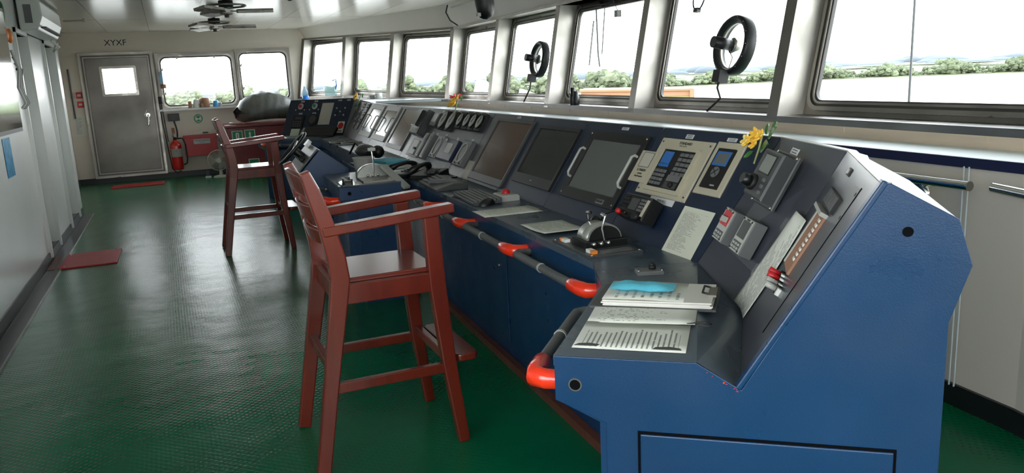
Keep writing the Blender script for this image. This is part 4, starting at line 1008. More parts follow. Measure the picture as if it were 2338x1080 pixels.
F = WF(.245, .24); mb = MB(); mb.box((0, 0, .006), (.20, .19, .012), 'blackm', F)
for r in range(3):
    for c in range(4): mb.box((-.065+.04*c, -.06+.03*r, .014), (.022, .014, .006), 'mgrey', F)
mb.box((0, .055, .013), (.12, .035, .003), 'dgrey', F); mb.build('keypad_unit', wing)
F = WF(.50, .27); mb = MB(); mb.cyl((0, 0, .008), .085, .016, 'blackm', F, 28); mb.cyl((0, 0, .018), .06, .008, 'dgrey', F, 24); mb.build('dial', wing)
for r in range(3):
    for c in range(3): mb = MB(); mb.cyl((0, 0, .006), .012, .012, 'dgrey' if (r+c) % 2 else 'lgrey', WF(.87+.07*c, .33+.05*r), 10); mb.build('indicator_lamp', wing)
sheet('notice_sheet', WF(.70, .355, .003), .20, .315, 'card', 'blank pale card hanging on the far dark wing panel', 'card'); sheet('notice_sheet', WF(.233, .085, .003), .155, .11, 'pale_sign', 'small pale diagram card at the lower left of the far wing panel', 'card')
st_ = thing('warning_sticker', 'white sticker with a large red disc on the far wing panel', 'sticker', tuple(WF(1.007, .157).translation)); F = WF(1.007, .157, .002)
mb = MB(); mb.box((0, 0, .001), (.11, .158, .002), 'pale_sign', F); mb.build('sheet', st_); mb = MB(); mb.cyl((.0, .02, .003), .045, .002, 'red', F, 28); mb.box((0, -.055, .0025), (.07, .02, .001), 'mgrey', F); mb.build('red_disc', st_)
ktr = FR(pt(wl, 'foot', .815)+(TR-TL).normalized()*.78-wd_n*.10, wdv, wd_n, V(0, 0, 1)); F = ktr @ Matrix.Rotation(.8, 4, 'X')
mb = MB(); mb.cbox((0, .03, .02), (.55, .15, .04), 'black', F, .008); mb.box((-.26, .03, .045), (.02, .1, .02), 'lgrey', F); tag(mb.build('printer', origin=tuple(F.translation)), 'long black equipment case resting on the desk of the far wing', 'equipment')
for k in range(3):
    mb = MB(); c = MP(6.7-.18*k, .05+.05*k, .815); mb.tube([c+V(.09*math.cos(a*.4)*(1+.1*k), .13*math.sin(a*.4), .004*k) for a in range(17)], .008, 'lgrey' if k != 1 else 'black'); tag(mb.build('cable_coil', origin=tuple(c)), ('pale loop of cable farthest along the desk, by the black case', 'black loop of cable on the desk below the far panels', 'pale loop of cable nearest the desk lamp')[k], 'cable')
sheet('chart_sheet', DF(5.75, .13, .802, 0), .9, .25, 'shelf', 'pale blue sheet covering the far desk below the handled screens', 'paper')

# handrails -------------------------------------------------------------------
def rail(pA, pB, inw, label, r=.017):
    """pA far elbow (grey), pB near end (red sleeve); inw = direction into the console"""
    t = thing('grab_rail', label, 'handrail', tuple((pA+pB)/2), 'grey grab rails with red end sleeves along the console front')
    d = (pB-pA).normalized(); L = (pB-pA).length
    mb = MB(); mb.tube([pA+inw*.085, pA+inw*.02, pA+d*.025, pA+d*.06, pB-d*.11], [r*.7, r, r, r, r], 'grip', n=12); mb.build('tube', t)
    mb = MB(); mb.tube([pA+inw*.085, pA+inw*.07], .022, 'chrome', n=14); mb.tube([pA+d*L*.42, pA+d*(L*.42+.012)], r*1.15, 'lgrey', n=12); mb.build('collar', t)
    mb = MB(); mb.tube([pB-d*.125, pB-d*.115, pB-d*.05+inw*.004, pB-d*.012+inw*.012, pB+inw*.04, pB+inw*.085], [r*1.1, r*1.4, r*1.6, r*1.6, r*1.5, r*1.4], 'red_grip', n=14); mb.build('red_sleeve', t)
for a_, b_, lb in ((.735, .05, 'grey grab rail with red end below the near desk edge, nearest the corner'), (1.46, .77, 'grey grab rail with red end below the papers on the desk'),
                   (2.10, 1.50, 'grey grab rail with red end just past the near chair arm'), (2.72, 2.14, 'grey grab rail with red end between the two arms of the near chair')):
    rail(MP(a_, -.07, .72), MP(b_, -.07, .72), MBb, lb)
dn = (S0['front']-S1['front']).normalized(); inn = S0['d']
pA = V(1.135, 2.085, .72)-inn*.02; pB = V(.775, 1.655, .72)-inn*.02
rail(S1['front']+V(0, 0, .72)-inn*.075+dn*.03, S0['front']+V(0, 0, .72)-inn*.075-dn*.05, inn, 'short grey grab rail with red end on the angled near end of the console')
rail(MP(3.55, -.57, .70), MP(2.90, -.57, .70), MBb, 'grab rail with red end along the pedestal side')
fl_, fr_ = wl['front'], wr['front']
rail(fr_+(fl_-fr_)*.35+V(0, 0, .72)-wd_n*.075, fl_+(fr_-fl_)*.12+V(0, 0, .72)-wd_n*.075, wd_n, 'far grab rail with red end on the dark far wing')

# near desk things --------------------------------------------------------------
ed = (S1['front']-S0['front']).normalized()        # along near desk edge
ND = lambda p, z=.80, a=0: FR(V(p[0], p[1], z), S0['d'], ed, V(0, 0, 1)) @ rotz(a)
sheet('log_sheet', ND((.99, 1.585), .8015, .0), .27, .20, 'paper5', 'worn taped sheet nearest the camera on the near desk', 'paper', nx=6, ny=4, fn=lambda a, b: .002*b)
sheet('log_sheet', ND((1.118, 1.732), .803, .01), .28, .20, 'paper2', 'drawn sheet held by a black clip below the clipboard', 'paper', nx=6, ny=4, fn=lambda a, b: .004*(1-b)*a)
for q, (x, y, lb_) in enumerate(((-.10, -.075, 'torn dark tape at the left front corner of the nearest sheet'), (.095, -.08, 'torn dark tape at the right front corner of the nearest sheet'), (.09, .085, 'torn dark tape at the far right corner of the nearest sheet'))):
    mb = MB(); mb.prism([(x+random.uniform(-.008, .008)+dx, y+dy) for dx, dy in ((-.03, -.009), (.03, -.009), (.034, .004), (.0, .012), (-.028, .007))], .0028, .0034, 'dgrey', ND((.99, 1.585)))
    tag(mb.build('tape_scrap', origin=tuple(ND((.99, 1.585)) @ V(x, y, 0))), lb_, 'tape')
mb = MB(); F = ND((1.172, 1.562), .806, -.1); mb.tube([(-.03, 0, 0), (.01, .01, .006), (.03, .004, .004), (.03, -.012, .004), (.0, -.012, .004)], .0025, 'black', F); tag(mb.build('binder_clip', origin=tuple(F.translation)), 'small black binder clip on the edge of the drawn sheet', 'clip')
F = ND((1.232, 1.838), .80, -.02); cb = thing('clipboard', 'dark clipboard with a thick stack of ruled forms on the near desk', 'clipboard', tuple(F.translation))
mb = MB(); mb.cbox((0, 0, .003), (.345, .235, .006), 'dgrey', F, .001); mb.build('board', cb)
mb = MB()
for k in range(4): mb.box((.012+.004*math.sin(k*2.1), -.016+.003*math.cos(k*1.7), .0085+.0042*k), (.298, .195+.003*math.sin(k), .004), 'clip_edge', F)
mb.build('paper_stack', cb)
mb = MB(); mb.box((.158, -.01, .026), (.022, .085, .006), 'steel_dark', F); mb.tube([(.15, -.045, .03), (.132, -.045, .034), (.132, .025, .034), (.15, .025, .03)], .003, 'black', F); mb.build('clip', cb)
sheet('form_sheet', F @ Matrix.Translation((.004, -.012, .0236)), .29, .195, 'paper6', 'top ruled form clipped on the dark clipboard', 'paper', nx=5, ny=4, fn=lambda a, b: .002*math.sin(a*5))
# face mask pack
F = ND((1.195, 1.855), .825, -.05); mb = MB(); vs = []; fs = []; nx, ny = 14, 8
for s_ in (1, -1):
    for j in range(ny+1):
        for i in range(nx+1):
            a, b = i/nx, j/ny; e = min(a, 1-a)*6; e2 = min(b, 1-b)*4; z = .010*min(1, e)*min(1, e2)*s_+.0015*math.sin(a*17+b*5)*min(1, e)
            vs.append(((a-.5)*.185, (b-.5)*(.085 if .06 < a < .94 else .07)+.004*math.sin(a*6), .012+z))
n1 = (nx+1)*(ny+1)
for q in (0, 1):
    for j in range(ny):
        for i in range(nx): k = q*n1+j*(nx+1)+i; f_ = (k, k+1, k+nx+2, k+nx+1); fs.append(f_ if q == 0 else f_[::-1])
mb.add(vs, fs, 'mask', F, True); tag(mb.build('face_mask', origin=tuple(F.translation)), 'crumpled light blue face mask lying on the clipboard forms', 'face mask')
# long sheet draped over the joint between the two near panels
p0_, a9, t9, n9 = P9; _, a8, t8, n8 = P8
me = bpy.data.meshes.new('draped_sheet'); vs = []; fs = []; NW, NH = 10, 14
seam_b, seam_t = V(1.463, 1.743, .741), V(1.662, 1.567, 1.21)
for j in range(NH+1):
    h = j/NH
    for i in range(NW+1):
        x = -.075+.16*i/NW                    # negative: on P8 side, positive: on P9 side
        q = seam_b+(seam_t-seam_b)*(.02+.60*h)
        if x < 0: p = q+a8*(-x)*(1-.35*h)+n8*.004
        else: p = q-a9*x*(1+.25*math.sin(h*3))+n9*.004
        lift = .022*math.exp(-(x/.05)**2); p = p+(n8+n9).normalized()*lift*(.4+.6*h)
        vs.append(p-V(1.5, 1.7, .9))
for j in range(NH):
    for i in range(NW): k = j*(NW+1)+i; fs.append((k, k+1, k+NW+2, k+NW+1))
me.from_pydata([tuple(v) for v in vs], [], fs); me.materials.append(M['paper1']); o = bpy.data.objects.new('draped_sheet', me); COL.objects.link(o); o.location = (1.5, 1.7, .9)
for p in me.polygons: p.use_smooth = True
sdm = o.modifiers.new('solid', 'SOLIDIFY'); sdm.thickness = .0006
tag(o, 'long printed sheet draped over the fold between the two near panels', 'paper')

# flowers ---------------------------------------------------------------------------
def flowers(F, sc, label, nf, seed, leaves=5, ls=1.0):
    random.seed(seed); t = thing('flower_sprig', label, 'artificial flower', tuple(F.translation), None)
    mb = MB(); mb.tube([(0, 0, .006), (.01*sc, .05*sc, .02*sc), (.0, .10*sc, .03*sc)], .0035*sc, 'stem', F, n=8); mb.build('stem', t)
    for k in range(nf):
        cx, cy, cz = (-.045+.085*(k/(max(1, nf-1)))+random.uniform(-.01, .01))*sc-.02*sc, (.075+random.uniform(-.022, .022))*sc, (.03+random.uniform(0, .015))*sc
        mb = MB(); key = 'pale_yellow' if k == 0 else 'yellow'
        for p in range(5):
            a = p*1.257+k; G = F @ Matrix.Translation((cx, cy, cz)) @ rotz(a) @ Matrix.Rotation(-.5, 4, 'Y')
            mb.sph((.013*sc, 0, 0), .013*sc, key, G, 8, (1, .62, .35))
        mb.sph((0, 0, .002), .006*sc, key, F @ Matrix.Translation((cx, cy, cz)), 8); mb.build('blossom', t)
    for k, (a, L, x, y) in enumerate(((.35, .10, .02, .05), (.75, .085, .03, .09), (1.6, .05, -.0, .10), (-2.2, .055, -.02, .035), (1.1, .06, .03, .11))[:leaves]):
        L *= ls
        G = F @ Matrix.Translation((x*sc, y*sc, .02*sc)) @ rotz(a) @ Matrix.Rotation(-.25, 4, 'Y'); mb = MB(); vs = []; fs = []
        for i in range(9):
            q = i/8; w = .30*L*math.sin(math.pi*min(1, q*1.02))**.8; 
            for s_ in (-1, 0, 1): vs.append((q*L*sc, s_*w*sc, (.02*math.sin(q*3)*L-(.0 if s_ else .006))*sc))
        for i in range(8):
            for j in range(2): k_ = i*3+j; fs.append((k_, k_+3, k_+4, k_+1))
        mb.add(vs, fs, 'leaf', G, True); mb.build('leaf', t)
    return t
flowers(QF(P8, .40, .40, .0), 1.0, 'sprig of yellow artificial flowers and green leaves taped to the near dark panel', 6, 4, 5, .75)
flowers(PF(3.545, .47, .0) @ Matrix.Translation((0, -.04, .02)), 1.35, 'bunch of small yellow flowers above the two large round gauges', 7, 9, 3, .45)
flowers(PF(7.93, .36, .0), 2.0, 'yellow flower with green leaves hanging at the far console corner', 3, 5, 4, .4)

# ------------------------------------------------------------------ chairs
def make_chair():
    ch = thing('pilot_chair', '', 'chair', (0, 0, 0)); K = 'wood'
    for q in (-1, 1):
        yb, yt = q*.232, q*.208
        mb = MB(); mb.sweep([(-.285, yb, 0), (-.22, (yb*.5+yt*.5), .36), (-.165, yt, .66), (-.152, yt, .74), (-.158, yt, .82), (-.185, yt, .95), (-.222, yt, 1.08), (-.245, yt, 1.15)], [.042]*8, [.052, .058, .068, .072, .068, .06, .052, .036], K)
        mb.build('rear_leg', ch, bevel=.006)
        mb = MB(); mb.sweep([(.285, yb, 0), (.245, q*.222, .34), (.222, yt, .66), (.212, yt, .94)], [.042]*4, [.046, .056, .066, .060], K); mb.build('front_leg', ch, bevel=.006)
        mb = MB(); mb.sweep([(-.20, q*.212, .926), (-.05, q*.216, .937), (.10, q*.220, .949), (.24, q*.220, .961), (.30, q*.220, .966)], [.05, .058, .062, .062, .06], [.036, .036, .036, .036, .034], K); mb.build('armrest', ch, bevel=.005)
        mb = MB(); mb.bar((-.15, q*.208, .68), (.215, q*.208, .68), .03, .075, K); mb.build('side_apron', ch, bevel=.003)
        mb = MB(); mb.bar((-.225, q*.222, .325), (.245, q*.222, .325), .028, .04, K); mb.build('side_stretcher', ch, bevel=.003)
    mb = MB(); mb.bar((.215, -.2, .68), (.215, .2, .68), .03, .075, K, ref=(1, 0, 0)); mb.build('front_apron', ch, bevel=.003)
    mb = MB(); mb.bar((-.16, -.2, .68), (-.16, .2, .68), .03, .075, K, ref=(1, 0, 0)); mb.build('rear_apron', ch, bevel=.003)
    mb = MB(); mb.bar((-.215, -.215, .40), (-.215, .215, .40), .028, .04, K, ref=(1, 0, 0)); mb.build('rear_stretcher', ch, bevel=.003)
    mb = MB(); mb.bar((.245, -.215, .36), (.245, .215, .36), .028, .04, K, ref=(1, 0, 0)); mb.build('front_stretcher', ch, bevel=.003)
    mb = MB(); mb.prism([(-.15, -.19), (.20, -.19), (.235, -.15), (.235, .15), (.20, .19), (-.15, .19)], .715, .735, K); mb.build('seat', ch, bevel=.005)
    mb = MB(); mb.prism(rrect(.10, .46, .03, 5, .325, 0), .335, .365, K); mb.build('footrest', ch, bevel=.006)
    for k, (x, z) in enumerate(((-.178, .90), (-.20, .99), (-.226, 1.085))):
        mb = MB(); P = []; hh = .062 if k < 2 else .085
        for j in range(9):
            y = -.2+.4*j/8; c = -.035*(1-(y/.2)**2); P.append((x+c, y, z+(.02*(1-(y/.2)**2) if k == 2 else 0)))
        mb.sweep(P, [.018]*9, [hh]*9, K, ref=(1, 0, .27)); mb.build('back_slat', ch, bevel=.004)
    return ch
c1 = make_chair(); c1.location = (.660, 3.05, 0); c1['label'] = 'near high wooden chair with armrests in the foreground by the console'; c1['group'] = 'high wooden pilot chairs'
c2 = copy_tree(c1, (.62, 7.46, 0), 0); c2.scale = (1, 1, 1.045); c2['label'] = 'far high wooden chair with armrests, standing before the red cabinet'

# ------------------------------------------------------------------ floor things
def rmat(x0, x1, y0, y1, skew, label):
    mb = MB(); mb.prism([(x0, y0), (x1, y0+skew), (x1+.01, y1+skew), (x0+.02, y1)], 0, .012, 'red_mat'); t = thing('door_mat', label, 'mat', ((x0+x1)/2, (y0+y1)/2, 0), 'red floor mats by the doors'); mb.build('mat', t, bevel=.003)
    mb = MB()
    for x in (x0+.05, x1-.04):
        for y in (y0+.06, y1-.06): mb.cyl((x, y, .013), .008, .003, 'chrome', n=10)
    mb.build('stud', t)
rmat(-1.04, -.575, 7.55, 8.22, 0, 'red rectangular mat at the first doorway on the left'); rmat(-.98, -.20, 13.75, 14.2, .05, 'narrow-looking red mat in front of the steel door')
mb = MB(); mb.box((Xb+.05, 7.88, .006), (.06, .66, .010), 'wood_strip'); struct(mb.build('trim_8'))
# wooden duckboard at the pedestal
F = FR(V(1.22, 5.17, 0), V(1, .05, 0).normalized(), V(-.05, 1, 0).normalized(), V(0, 0, 1)); mb = MB(); mb.box((0, .1, .03), (.5, .3, .06), 'wood', F); tag(mb.build('foot_platform', bevel=.005, origin=tuple(F.translation)), 'low reddish wooden platform on the floor before the pedestal', 'platform')

# end wall things -------------------------------------------------------------------
# cabinet
cabn = thing('storage_cabinet', 'red brown wooden cabinet below the end windows, under the grey cover', 'cabinet', (1.45, 14.2, 0))
mb = MB(); mb.box((1.48, 14.36, .43), (1.24, .88, .78), 'wood_cab'); mb.box((1.48, 14.36, .02), (1.2, .84, .04), 'base'); mb.build('carcass', cabn, bevel=.004)
mb = MB(); mb.box((1.48, 14.35, .845), (1.30, .94, .04), 'wood_cab'); mb.build('cabinet_top', cabn, bevel=.006)
for k in (0, 1):
    mb = MB(); mb.box((1.17+.62*k, 13.912, .44), (.60, .018, .72), 'wood_cab'); dd = mb.build('cabinet_door', cabn, bevel=.004)
    mb = MB(); mb.cyl((1.42+.13*k, 13.895, .5), .012, .03, 'chrome', axis='y'); mb.build('knob', dd)
def sign(x, z, y, w, h, shape, label):
    F = FR(V(x, y, z), V(1, 0, 0), V(0, 0, 1), V(0, -1, 0)); t = thing('safety_sign', label, 'sign', (x, y, z), 'green and white safety signs on the red cabinet')
    mb = MB(); mb.box((0, 0, .001), (w, h, .002), 'pale_sign', F); mb.build('border', t); mb = MB(); mb.box((0, 0, .0025), (w*.84, h*.84, .002), 'green', F); mb.build('field', t); mb = MB()
    if shape == 0: ring(mb, rrect(w*.3, h*.6, w*.1, 4), rrect(w*.08, h*.44, w*.03, 4), .0035, .0045, 'white', F)
    elif shape == 1: mb.cyl((0, h*.22, .004), w*.07, .002, 'white', F, 12); mb.prism([(-w*.13, -h*.3), (w*.13, -h*.3), (w*.06, 0), (w*.13, h*.12), (0, h*.18), (-w*.13, h*.12), (-w*.06, 0)], .0035, .0045, 'white', F)
    else: mb.bar(F @ V(-w*.1, -h*.12, .004), F @ V(w*.25, h*.2, .004), .012, .002, 'white', ref=(0, -1, 0)); mb.bar(F @ V(-w*.1, -h*.12, .004), F @ V(-w*.25, 0, .004), .012, .002, 'white', ref=(0, -1, 0))
    mb.build('symbol', t)
sign(1.013, .685, 13.90, .175, .175, 0, 'green sign with a lifejacket shape, left of the upper pair'); sign(1.215, .692, 13.90, .175, .175, 1, 'green sign with a suited figure, right of the upper pair'); sign(1.235, .20, 13.90, .175, .175, 2, 'green sign with a white tick low on the red cabinet')
# grey covered bag
t = None; mb = MB(); vs = []; fs = []; nx, ny = 28, 18
for i in range(nx+1):
    a = i/nx
    for j in range(ny):
        b = 2*math.pi*j/ny; prof = math.sin(math.pi*min(1, max(0, (a*.97+.015))))**.42
        ry, rz = .30*prof, .31*prof*(1 if a > .1 else .8); w = 1+.03*math.sin(j*3+i*.9)+.02*math.sin(i*1.7+j)
        z = rz*math.sin(b)*w; z = max(z, -.165)
        vs.append((-.56+1.02*a, ry*math.cos(b)*w, z+.05*math.sin(a*3.0)+ .02*a))
for i in range(nx):
    for j in range(ny): k = (j+1) % ny; fs.append((i*ny+j, i*ny+k, (i+1)*ny+k, (i+1)*ny+j))
mb.add(vs, fs, 'bag', Matrix.Translation((1.60, 14.28, 1.032)), True); tag(mb.build('covered_bundle', origin=(1.6, 14.28, .87)), 'large grey tarpaulin bundle lying on the red brown cabinet', 'bundle')
mb = MB(); mb.cbox((1.05, 14.05, .885), (.22, .12, .03), 'brownish', ID, .01); mb.sph((.95, 14.03, .89), .045, 'lgrey', ID, 12, (1, 1, .55)); tag(mb.build('folded_cloth', origin=(1.05, 14.05, .87)), 'folded brown cloth on the cabinet corner beside the grey bundle', 'cloth')
for k in range(3):
    mb = MB(); x = 1.05+.03*k; mb.tube([(x, 14.1, .98+.03*k), (x-.03, 14.05, 1.08), (x+.02, 14.0, 1.14-.04*k), (x+.08, 14.0, 1.05)], [.015, .03, .03, .01], 'black', n=8, flat=.4); tag(mb.build('strap_end', origin=(x, 14.05, .98)), 'black strap end at the left of the grey bundle', 'strap', 'loose black strap ends of the grey bundle')
# extinguisher
ex = thing('fire_extinguisher', 'red fire extinguisher hanging on the end wall beside the steel door', 'extinguisher', (.04, 14.68, .13))
F = Matrix.Translation((.045, 14.70, .14)); mb = MB(); mb.lathe([(0, 0), (.085, 0), (.09, .02), (.09, .40), (.082, .44), (.05, .475), (.03, .49), (.03, .51), (0, .51)], 'ext', F); mb.build('cylinder', ex)
mb = MB(); mb.lathe([(.091, .22), (.091, .36)], 'lgrey', F, n=28, a0=-2.6, a1=.2); mb.build('label', ex)
mb = MB(); mb.cyl((0, 0, .53), .025, .05, 'blackm', F, 14); mb.box((-.02, -.03, .57), (.03, .14, .012), 'black', F); mb.box((-.02, -.03, .60), (.03, .12, .01), 'black', F); mb.build('valve', ex)
mb = MB(); mb.tube([(.02, 0, .53), (.12, -.02, .53), (.16, -.03, .42), (.165, -.03, .2), (.15, -.03, .10), (.1, -.05, .08)], .012, 'black', F, n=10); mb.build('hose', ex)
mb = MB(); mb.tube([(-.09, .02, .32), (0, -.094, .32), (.09, .02, .32)], .006, 'blackm', F); mb.box((0, .115, .35), (.05, .02, .3), 'blackm', F); mb.build('bracket', ex)
mb = MB(); mb.tube([(-.12, 14.79, 1.35), (-.11, 14.78, 1.0), (-.085, 14.78, .6), (-.05, 14.78, .15), (.02, 14.76, .07), (.09, 14.77, .11)], .009, 'black', n=8); tag(mb.build('wall_cable', origin=(-.08, 14.78, .6)), 'black cable hanging between door frame and extinguisher', 'cable')
# phones on end wall
bx = thing('wall_telephone', 'black box telephone with a coiled cord above the extinguisher', 'telephone', (.07, 14.76, 1.03))
mb = MB(); mb.cbox((0, 0, .035), (.185, .125, .07), 'black', FE(.075, 1.03), .006); mb.build('body', bx)
mb = MB(); P = [V(.07+.03*math.sin(k*.02)+.012*math.cos(k*.9), 14.74+.012*math.sin(k*.9), .965-.0024*k) for k in range(130)]; mb.tube(P, .005, 'blackm', n=5); mb.build('coiled_cord', bx)
hs = thing('intercom_handset', 'small black intercom handset on the door frame with a long coiled cord', 'handset', (-.12, 14.75, 1.32))
mb = MB(); mb.cbox((0, 0, .03), (.06, .12, .05), 'blackm', FE(-.10, 1.33, 14.76), .008); mb.build('body', hs)
mb = MB(); P = [V(-.09+.0005*k*.3+.010*math.cos(k*.9), 14.73+.01*math.sin(k*.9), 1.26-.0032*k) for k in range(200)]; mb.tube(P, .0045, 'blackm', n=5); mb.build('coiled_cord', hs)
gs = thing('safety_sign', 'round green sign on the end wall above the red box', 'sign', (.468, YF-.004, .985)); F = FE(.468, .985, YF-.003)
mb = MB(); mb.cyl((0, 0, .001), .082, .002, 'pale_sign', F, 32); mb.build('border', gs); mb = MB(); mb.cyl((0, 0, .002), .073, .003, 'green', F, 32); mb.build('field', gs); mb = MB(); mb.prism([(-.04, -.03), (-.04, .03), (-.01, .0), (.01, .0), (.04, .03), (.04, -.03), (.015, .01-.03), (-.015, -.02)], .0036, .0046, 'white', F)
ring(mb, rrect(.11, .11, .0549), rrect(.096, .096, .0479), .0036, .0046, 'white', F); mb.build('symbol', gs)
tr = thing('document_box', 'red wall box with a white TRAINING label', 'box', (.44, 14.7, .52)); F = FE(.455, .52)
mb = MB(); mb.cbox((0, 0, .07), (.53, .35, .14), 'red', F, .006); mb.build('body', tr); mb = MB(); mb.cbox((0, .168, .075), (.55, .035, .16), 'red', F, .004); mb.build('lid', tr)
mb = MB(); mb.box((.02, .075, .1415), (.27, .085, .002), 'label', F); mb.text('TRAINING', .052, 'black', F @ Matrix.Translation((.02, .088, .143))); mb.text('MANUAL', .025, 'dgrey', F @ Matrix.Translation((.02, .052, .143))); mb.build('label', tr)
mb = MB(); mb.cbox((.5, 14.74, .735), (.30, .09, .05), 'wall', ID, .01); mb.box((.55, 14.69, .74), (.09, .01, .025), 'black'); tag(mb.build('emergency_light', origin=(.5, 14.74, .73)), 'cream fitting with a black slot just above the red box', 'fitting')
mb = MB(); mb.box((.04, YF-.012, .80), (.05, .012, .10), 'brownish'); tag(mb.build('wall_tag', origin=(.04, YF, .8)), 'small brownish tag on the wall left of the coiled cord', 'tag')
# desk fan on floor
fn_ = thing('desk_fan', 'small cream desk fan standing on the floor beside the red cabinet', 'fan', (.70, 14.15, 0))
mb = MB(); mb.lathe([(0, .03), (.06, .035), (.12, .02), (.13, 0), (0, 0)], 'skin_fan', Matrix.Translation((.70, 14.15, 0))); mb.build('base', fn_)
mb = MB(); mb.tube([(.70, 14.15, .02), (.70, 14.16, .12), (.69, 14.17, .22)], [.035, .025, .03], 'skin_fan'); mb.build('neck', fn_)
FF = FR(V(.68, 14.12, .29), V(1, 0, 0), V(0, 0, 1), V(0, -1, 0)); mb = MB(); mb.cyl((0, 0, -.06), .05, .10, 'skin_fan', FF); mb.build('motor', fn_)
mb = MB(); mb.lathe([(.0, .06), (.05, .06), (.12, .045), (.17, 0), (.12, -.035), (.05, -.04)], 'guard', FF, 36); 
for k in range(36):
    a = k*math.pi/18; mb.tube([(.04*math.cos(a), .04*math.sin(a), .062), (.12*math.cos(a), .12*math.sin(a), .048), (.172*math.cos(a), .172*math.sin(a), 0)], .0016, 'skin_fan', FF, n=4)
mb.tube([(.172*math.cos(k*.196), .172*math.sin(k*.196), 0) for k in range(32)], .006, 'skin_fan', FF, closed=True, n=6); mb.cyl((0, 0, .064), .04, .008, 'skin_fan', FF); mb.build('guard', fn_)
for k in range(3):
    mb = MB(); G = FF @ rotz(k*2.094) @ Matrix.Rotation(.45, 4, 'X'); mb.prism([(.02, -.02), (.14, -.055), (.15, .02), (.10, .055), (.02, .02)], -.001, .001, 'mgrey', G); mb.build('blade', fn_)
mb = MB(); mb.cbox((0, 0, .06), (.05, .12, .12), 'navy_edge', Matrix.Translation((.49, 14.2, .0)), .01); mb.box((.49, 14.14, .02), (.09, .04, .03), 'white'); tag(mb.build('small_carton', origin=(.49, 14.2, 0)), 'small blue and white carton on the floor left of the fan', 'box')
# papers left of the steel door, red call points
for k, (z, lb) in enumerate(((1.475, 'upper small red alarm box left of the steel door'), (1.325, 'lower small red alarm box left of the steel door'))):
    t = thing('alarm_call_point', lb, 'alarm box', (-1.31, YF-.02, z)); mb = MB(); mb.cbox((0, 0, .02), (.085, .10, .04), 'red', FE(-1.31, z), .004); mb.build('box', t); mb = MB(); mb.box((0, 0, .041), (.05, .035, .002), 'lgrey', FE(-1.31, z)); mb.build('window', t)
sheet('wall_notice', FE(-1.36, .98, YF-.003), .17, .34, 'paper1', 'printed notice sheet on the wall left of the steel door', 'paper')
mb = MB(); mb.tube([(-1.42, YF-.02, 1.9), (-1.415, YF-.02, 1.1)], .012, 'dgrey'); tag(mb.build('cable_conduit', origin=(-1.42, YF, 1.5)), 'thin dark pipe down the wall left of the red alarm boxes', 'pipe')
# things on end window sill
for k, (x, h, r, key, lb) in enumerate(((.36, .12, .03, 'brownish', 'small brown jar on the end window sill, leftmost'), (.46, .15, .05, 'white', 'white mug on the end window sill'), (.60, .17, .085, 'brownish', 'wide brown tin on the end window sill'), (.58, .08, .05, 'cream', 'cream cup in front of the wide brown tin'), (.78, .11, .045, 'blue_b', 'blue lidded cup on the end window sill'), (.86, .07, .025, 'lgrey', 'small grey cup right of the blue cup'))):
    mb = MB(); mb.lathe([(0, 0), (r*.9, 0), (r, h*.1), (r, h*.85), (r*.8, h), (0, h)], key, Matrix.Translation((x, 14.78-.03*(k == 3), 1.17)), 18); tag(mb.build('container', origin=(x, 14.78, 1.17)), lb, 'cup' if k in (1, 3, 4, 5) else 'jar')
bt = thing('water_bottle', 'clear bottle hanging at the left of the end window', 'bottle', (-.03, 14.74, 1.55))
mb = MB(); mb.cyl((-.02, 14.75, 1.70), .05, .20, 'bottle', n=18); mb.build('body', bt); mb = MB(); mb.cyl((-.02, 14.75, 1.56), .045, .07, 'brownish', n=18); mb.build('label', bt)

# left wall things ------------------------------------------------------------------
ac = thing('air_conditioner', 'pale air conditioner unit high on the left wall above the doorways', 'air conditioner', (Xb, 9.0, 2.2))
FA = FR(V(Xb, 9.05, 0), V(0, 1, 0), V(0, 0, 1), V(1, 0, 0))
mb = MB(); mb.prism([(.02, 2.37), (.16, 2.36), (.205, 2.30), (.21, 2.18), (.16, 2.06), (.02, 2.05)], -.72, .72, 'wall_left', FR(V(Xb, 9.05, 0), V(1, 0, 0), V(0, 0, 1), V(0, -1, 0))); mb.build('body', ac, bevel=.012)
mb = MB(); mb.box((Xb+.19, 9.05, 2.09), (.05, 1.2, .012), 'dgrey'); mb.build('louvre', ac)
mb = MB(); mb.box((Xb+.10, 8.325, 2.2), (.06, .008, .16), 'mgrey'); mb.build('vent', ac)
mb = MB(); mb.tube([(Xb+.1, 9.7, 2.05), (Xb+.16, 9.75, 1.98), (Xb+.1, 9.8, 1.94), (Xb+.14, 9.85, 2.03)], .012, 'white'); tag(mb.build('pipe_wrap', origin=(Xb+.1, 9.75, 2.0)), 'white wrapped pipe ends under the air conditioner', 'pipe')
mb = MB(); mb.box((Xb+.03, 8.2, 2.40), (.06, 6, .05), 'wall_left'); struct(mb.build('trim_9'), 'pale cable trunking along the left ceiling edge')
mr = thing('framed_board', 'black framed glass board at the left edge, reflecting a window', 'framed board', (Xb+.02, 6.9, 1.6))
mb = MB(); mb.box((Xb+.025, 6.75, 1.68), (.05, 1.28, .95), 'black'); mb.build('frame', mr); mb = MB(); mb.box((Xb+.052, 6.75, 1.68), (.006, 1.22, .89), 'chrome'); mb.build('glass', mr)
sheet('wall_poster', FR(V(Xb+.004, 6.88, 1.03), V(0, -1, 0), V(0, 0, 1), V(1, 0, 0)) @ rotz(.0), .30, .29, 'bluebook', 'blue picture poster below the framed board at the left edge', 'poster')
kh = thing('key_rack', 'bunch of dark cables and hooks hanging beside the framed board', 'cables', (Xb+.03, 7.65, 1.6))
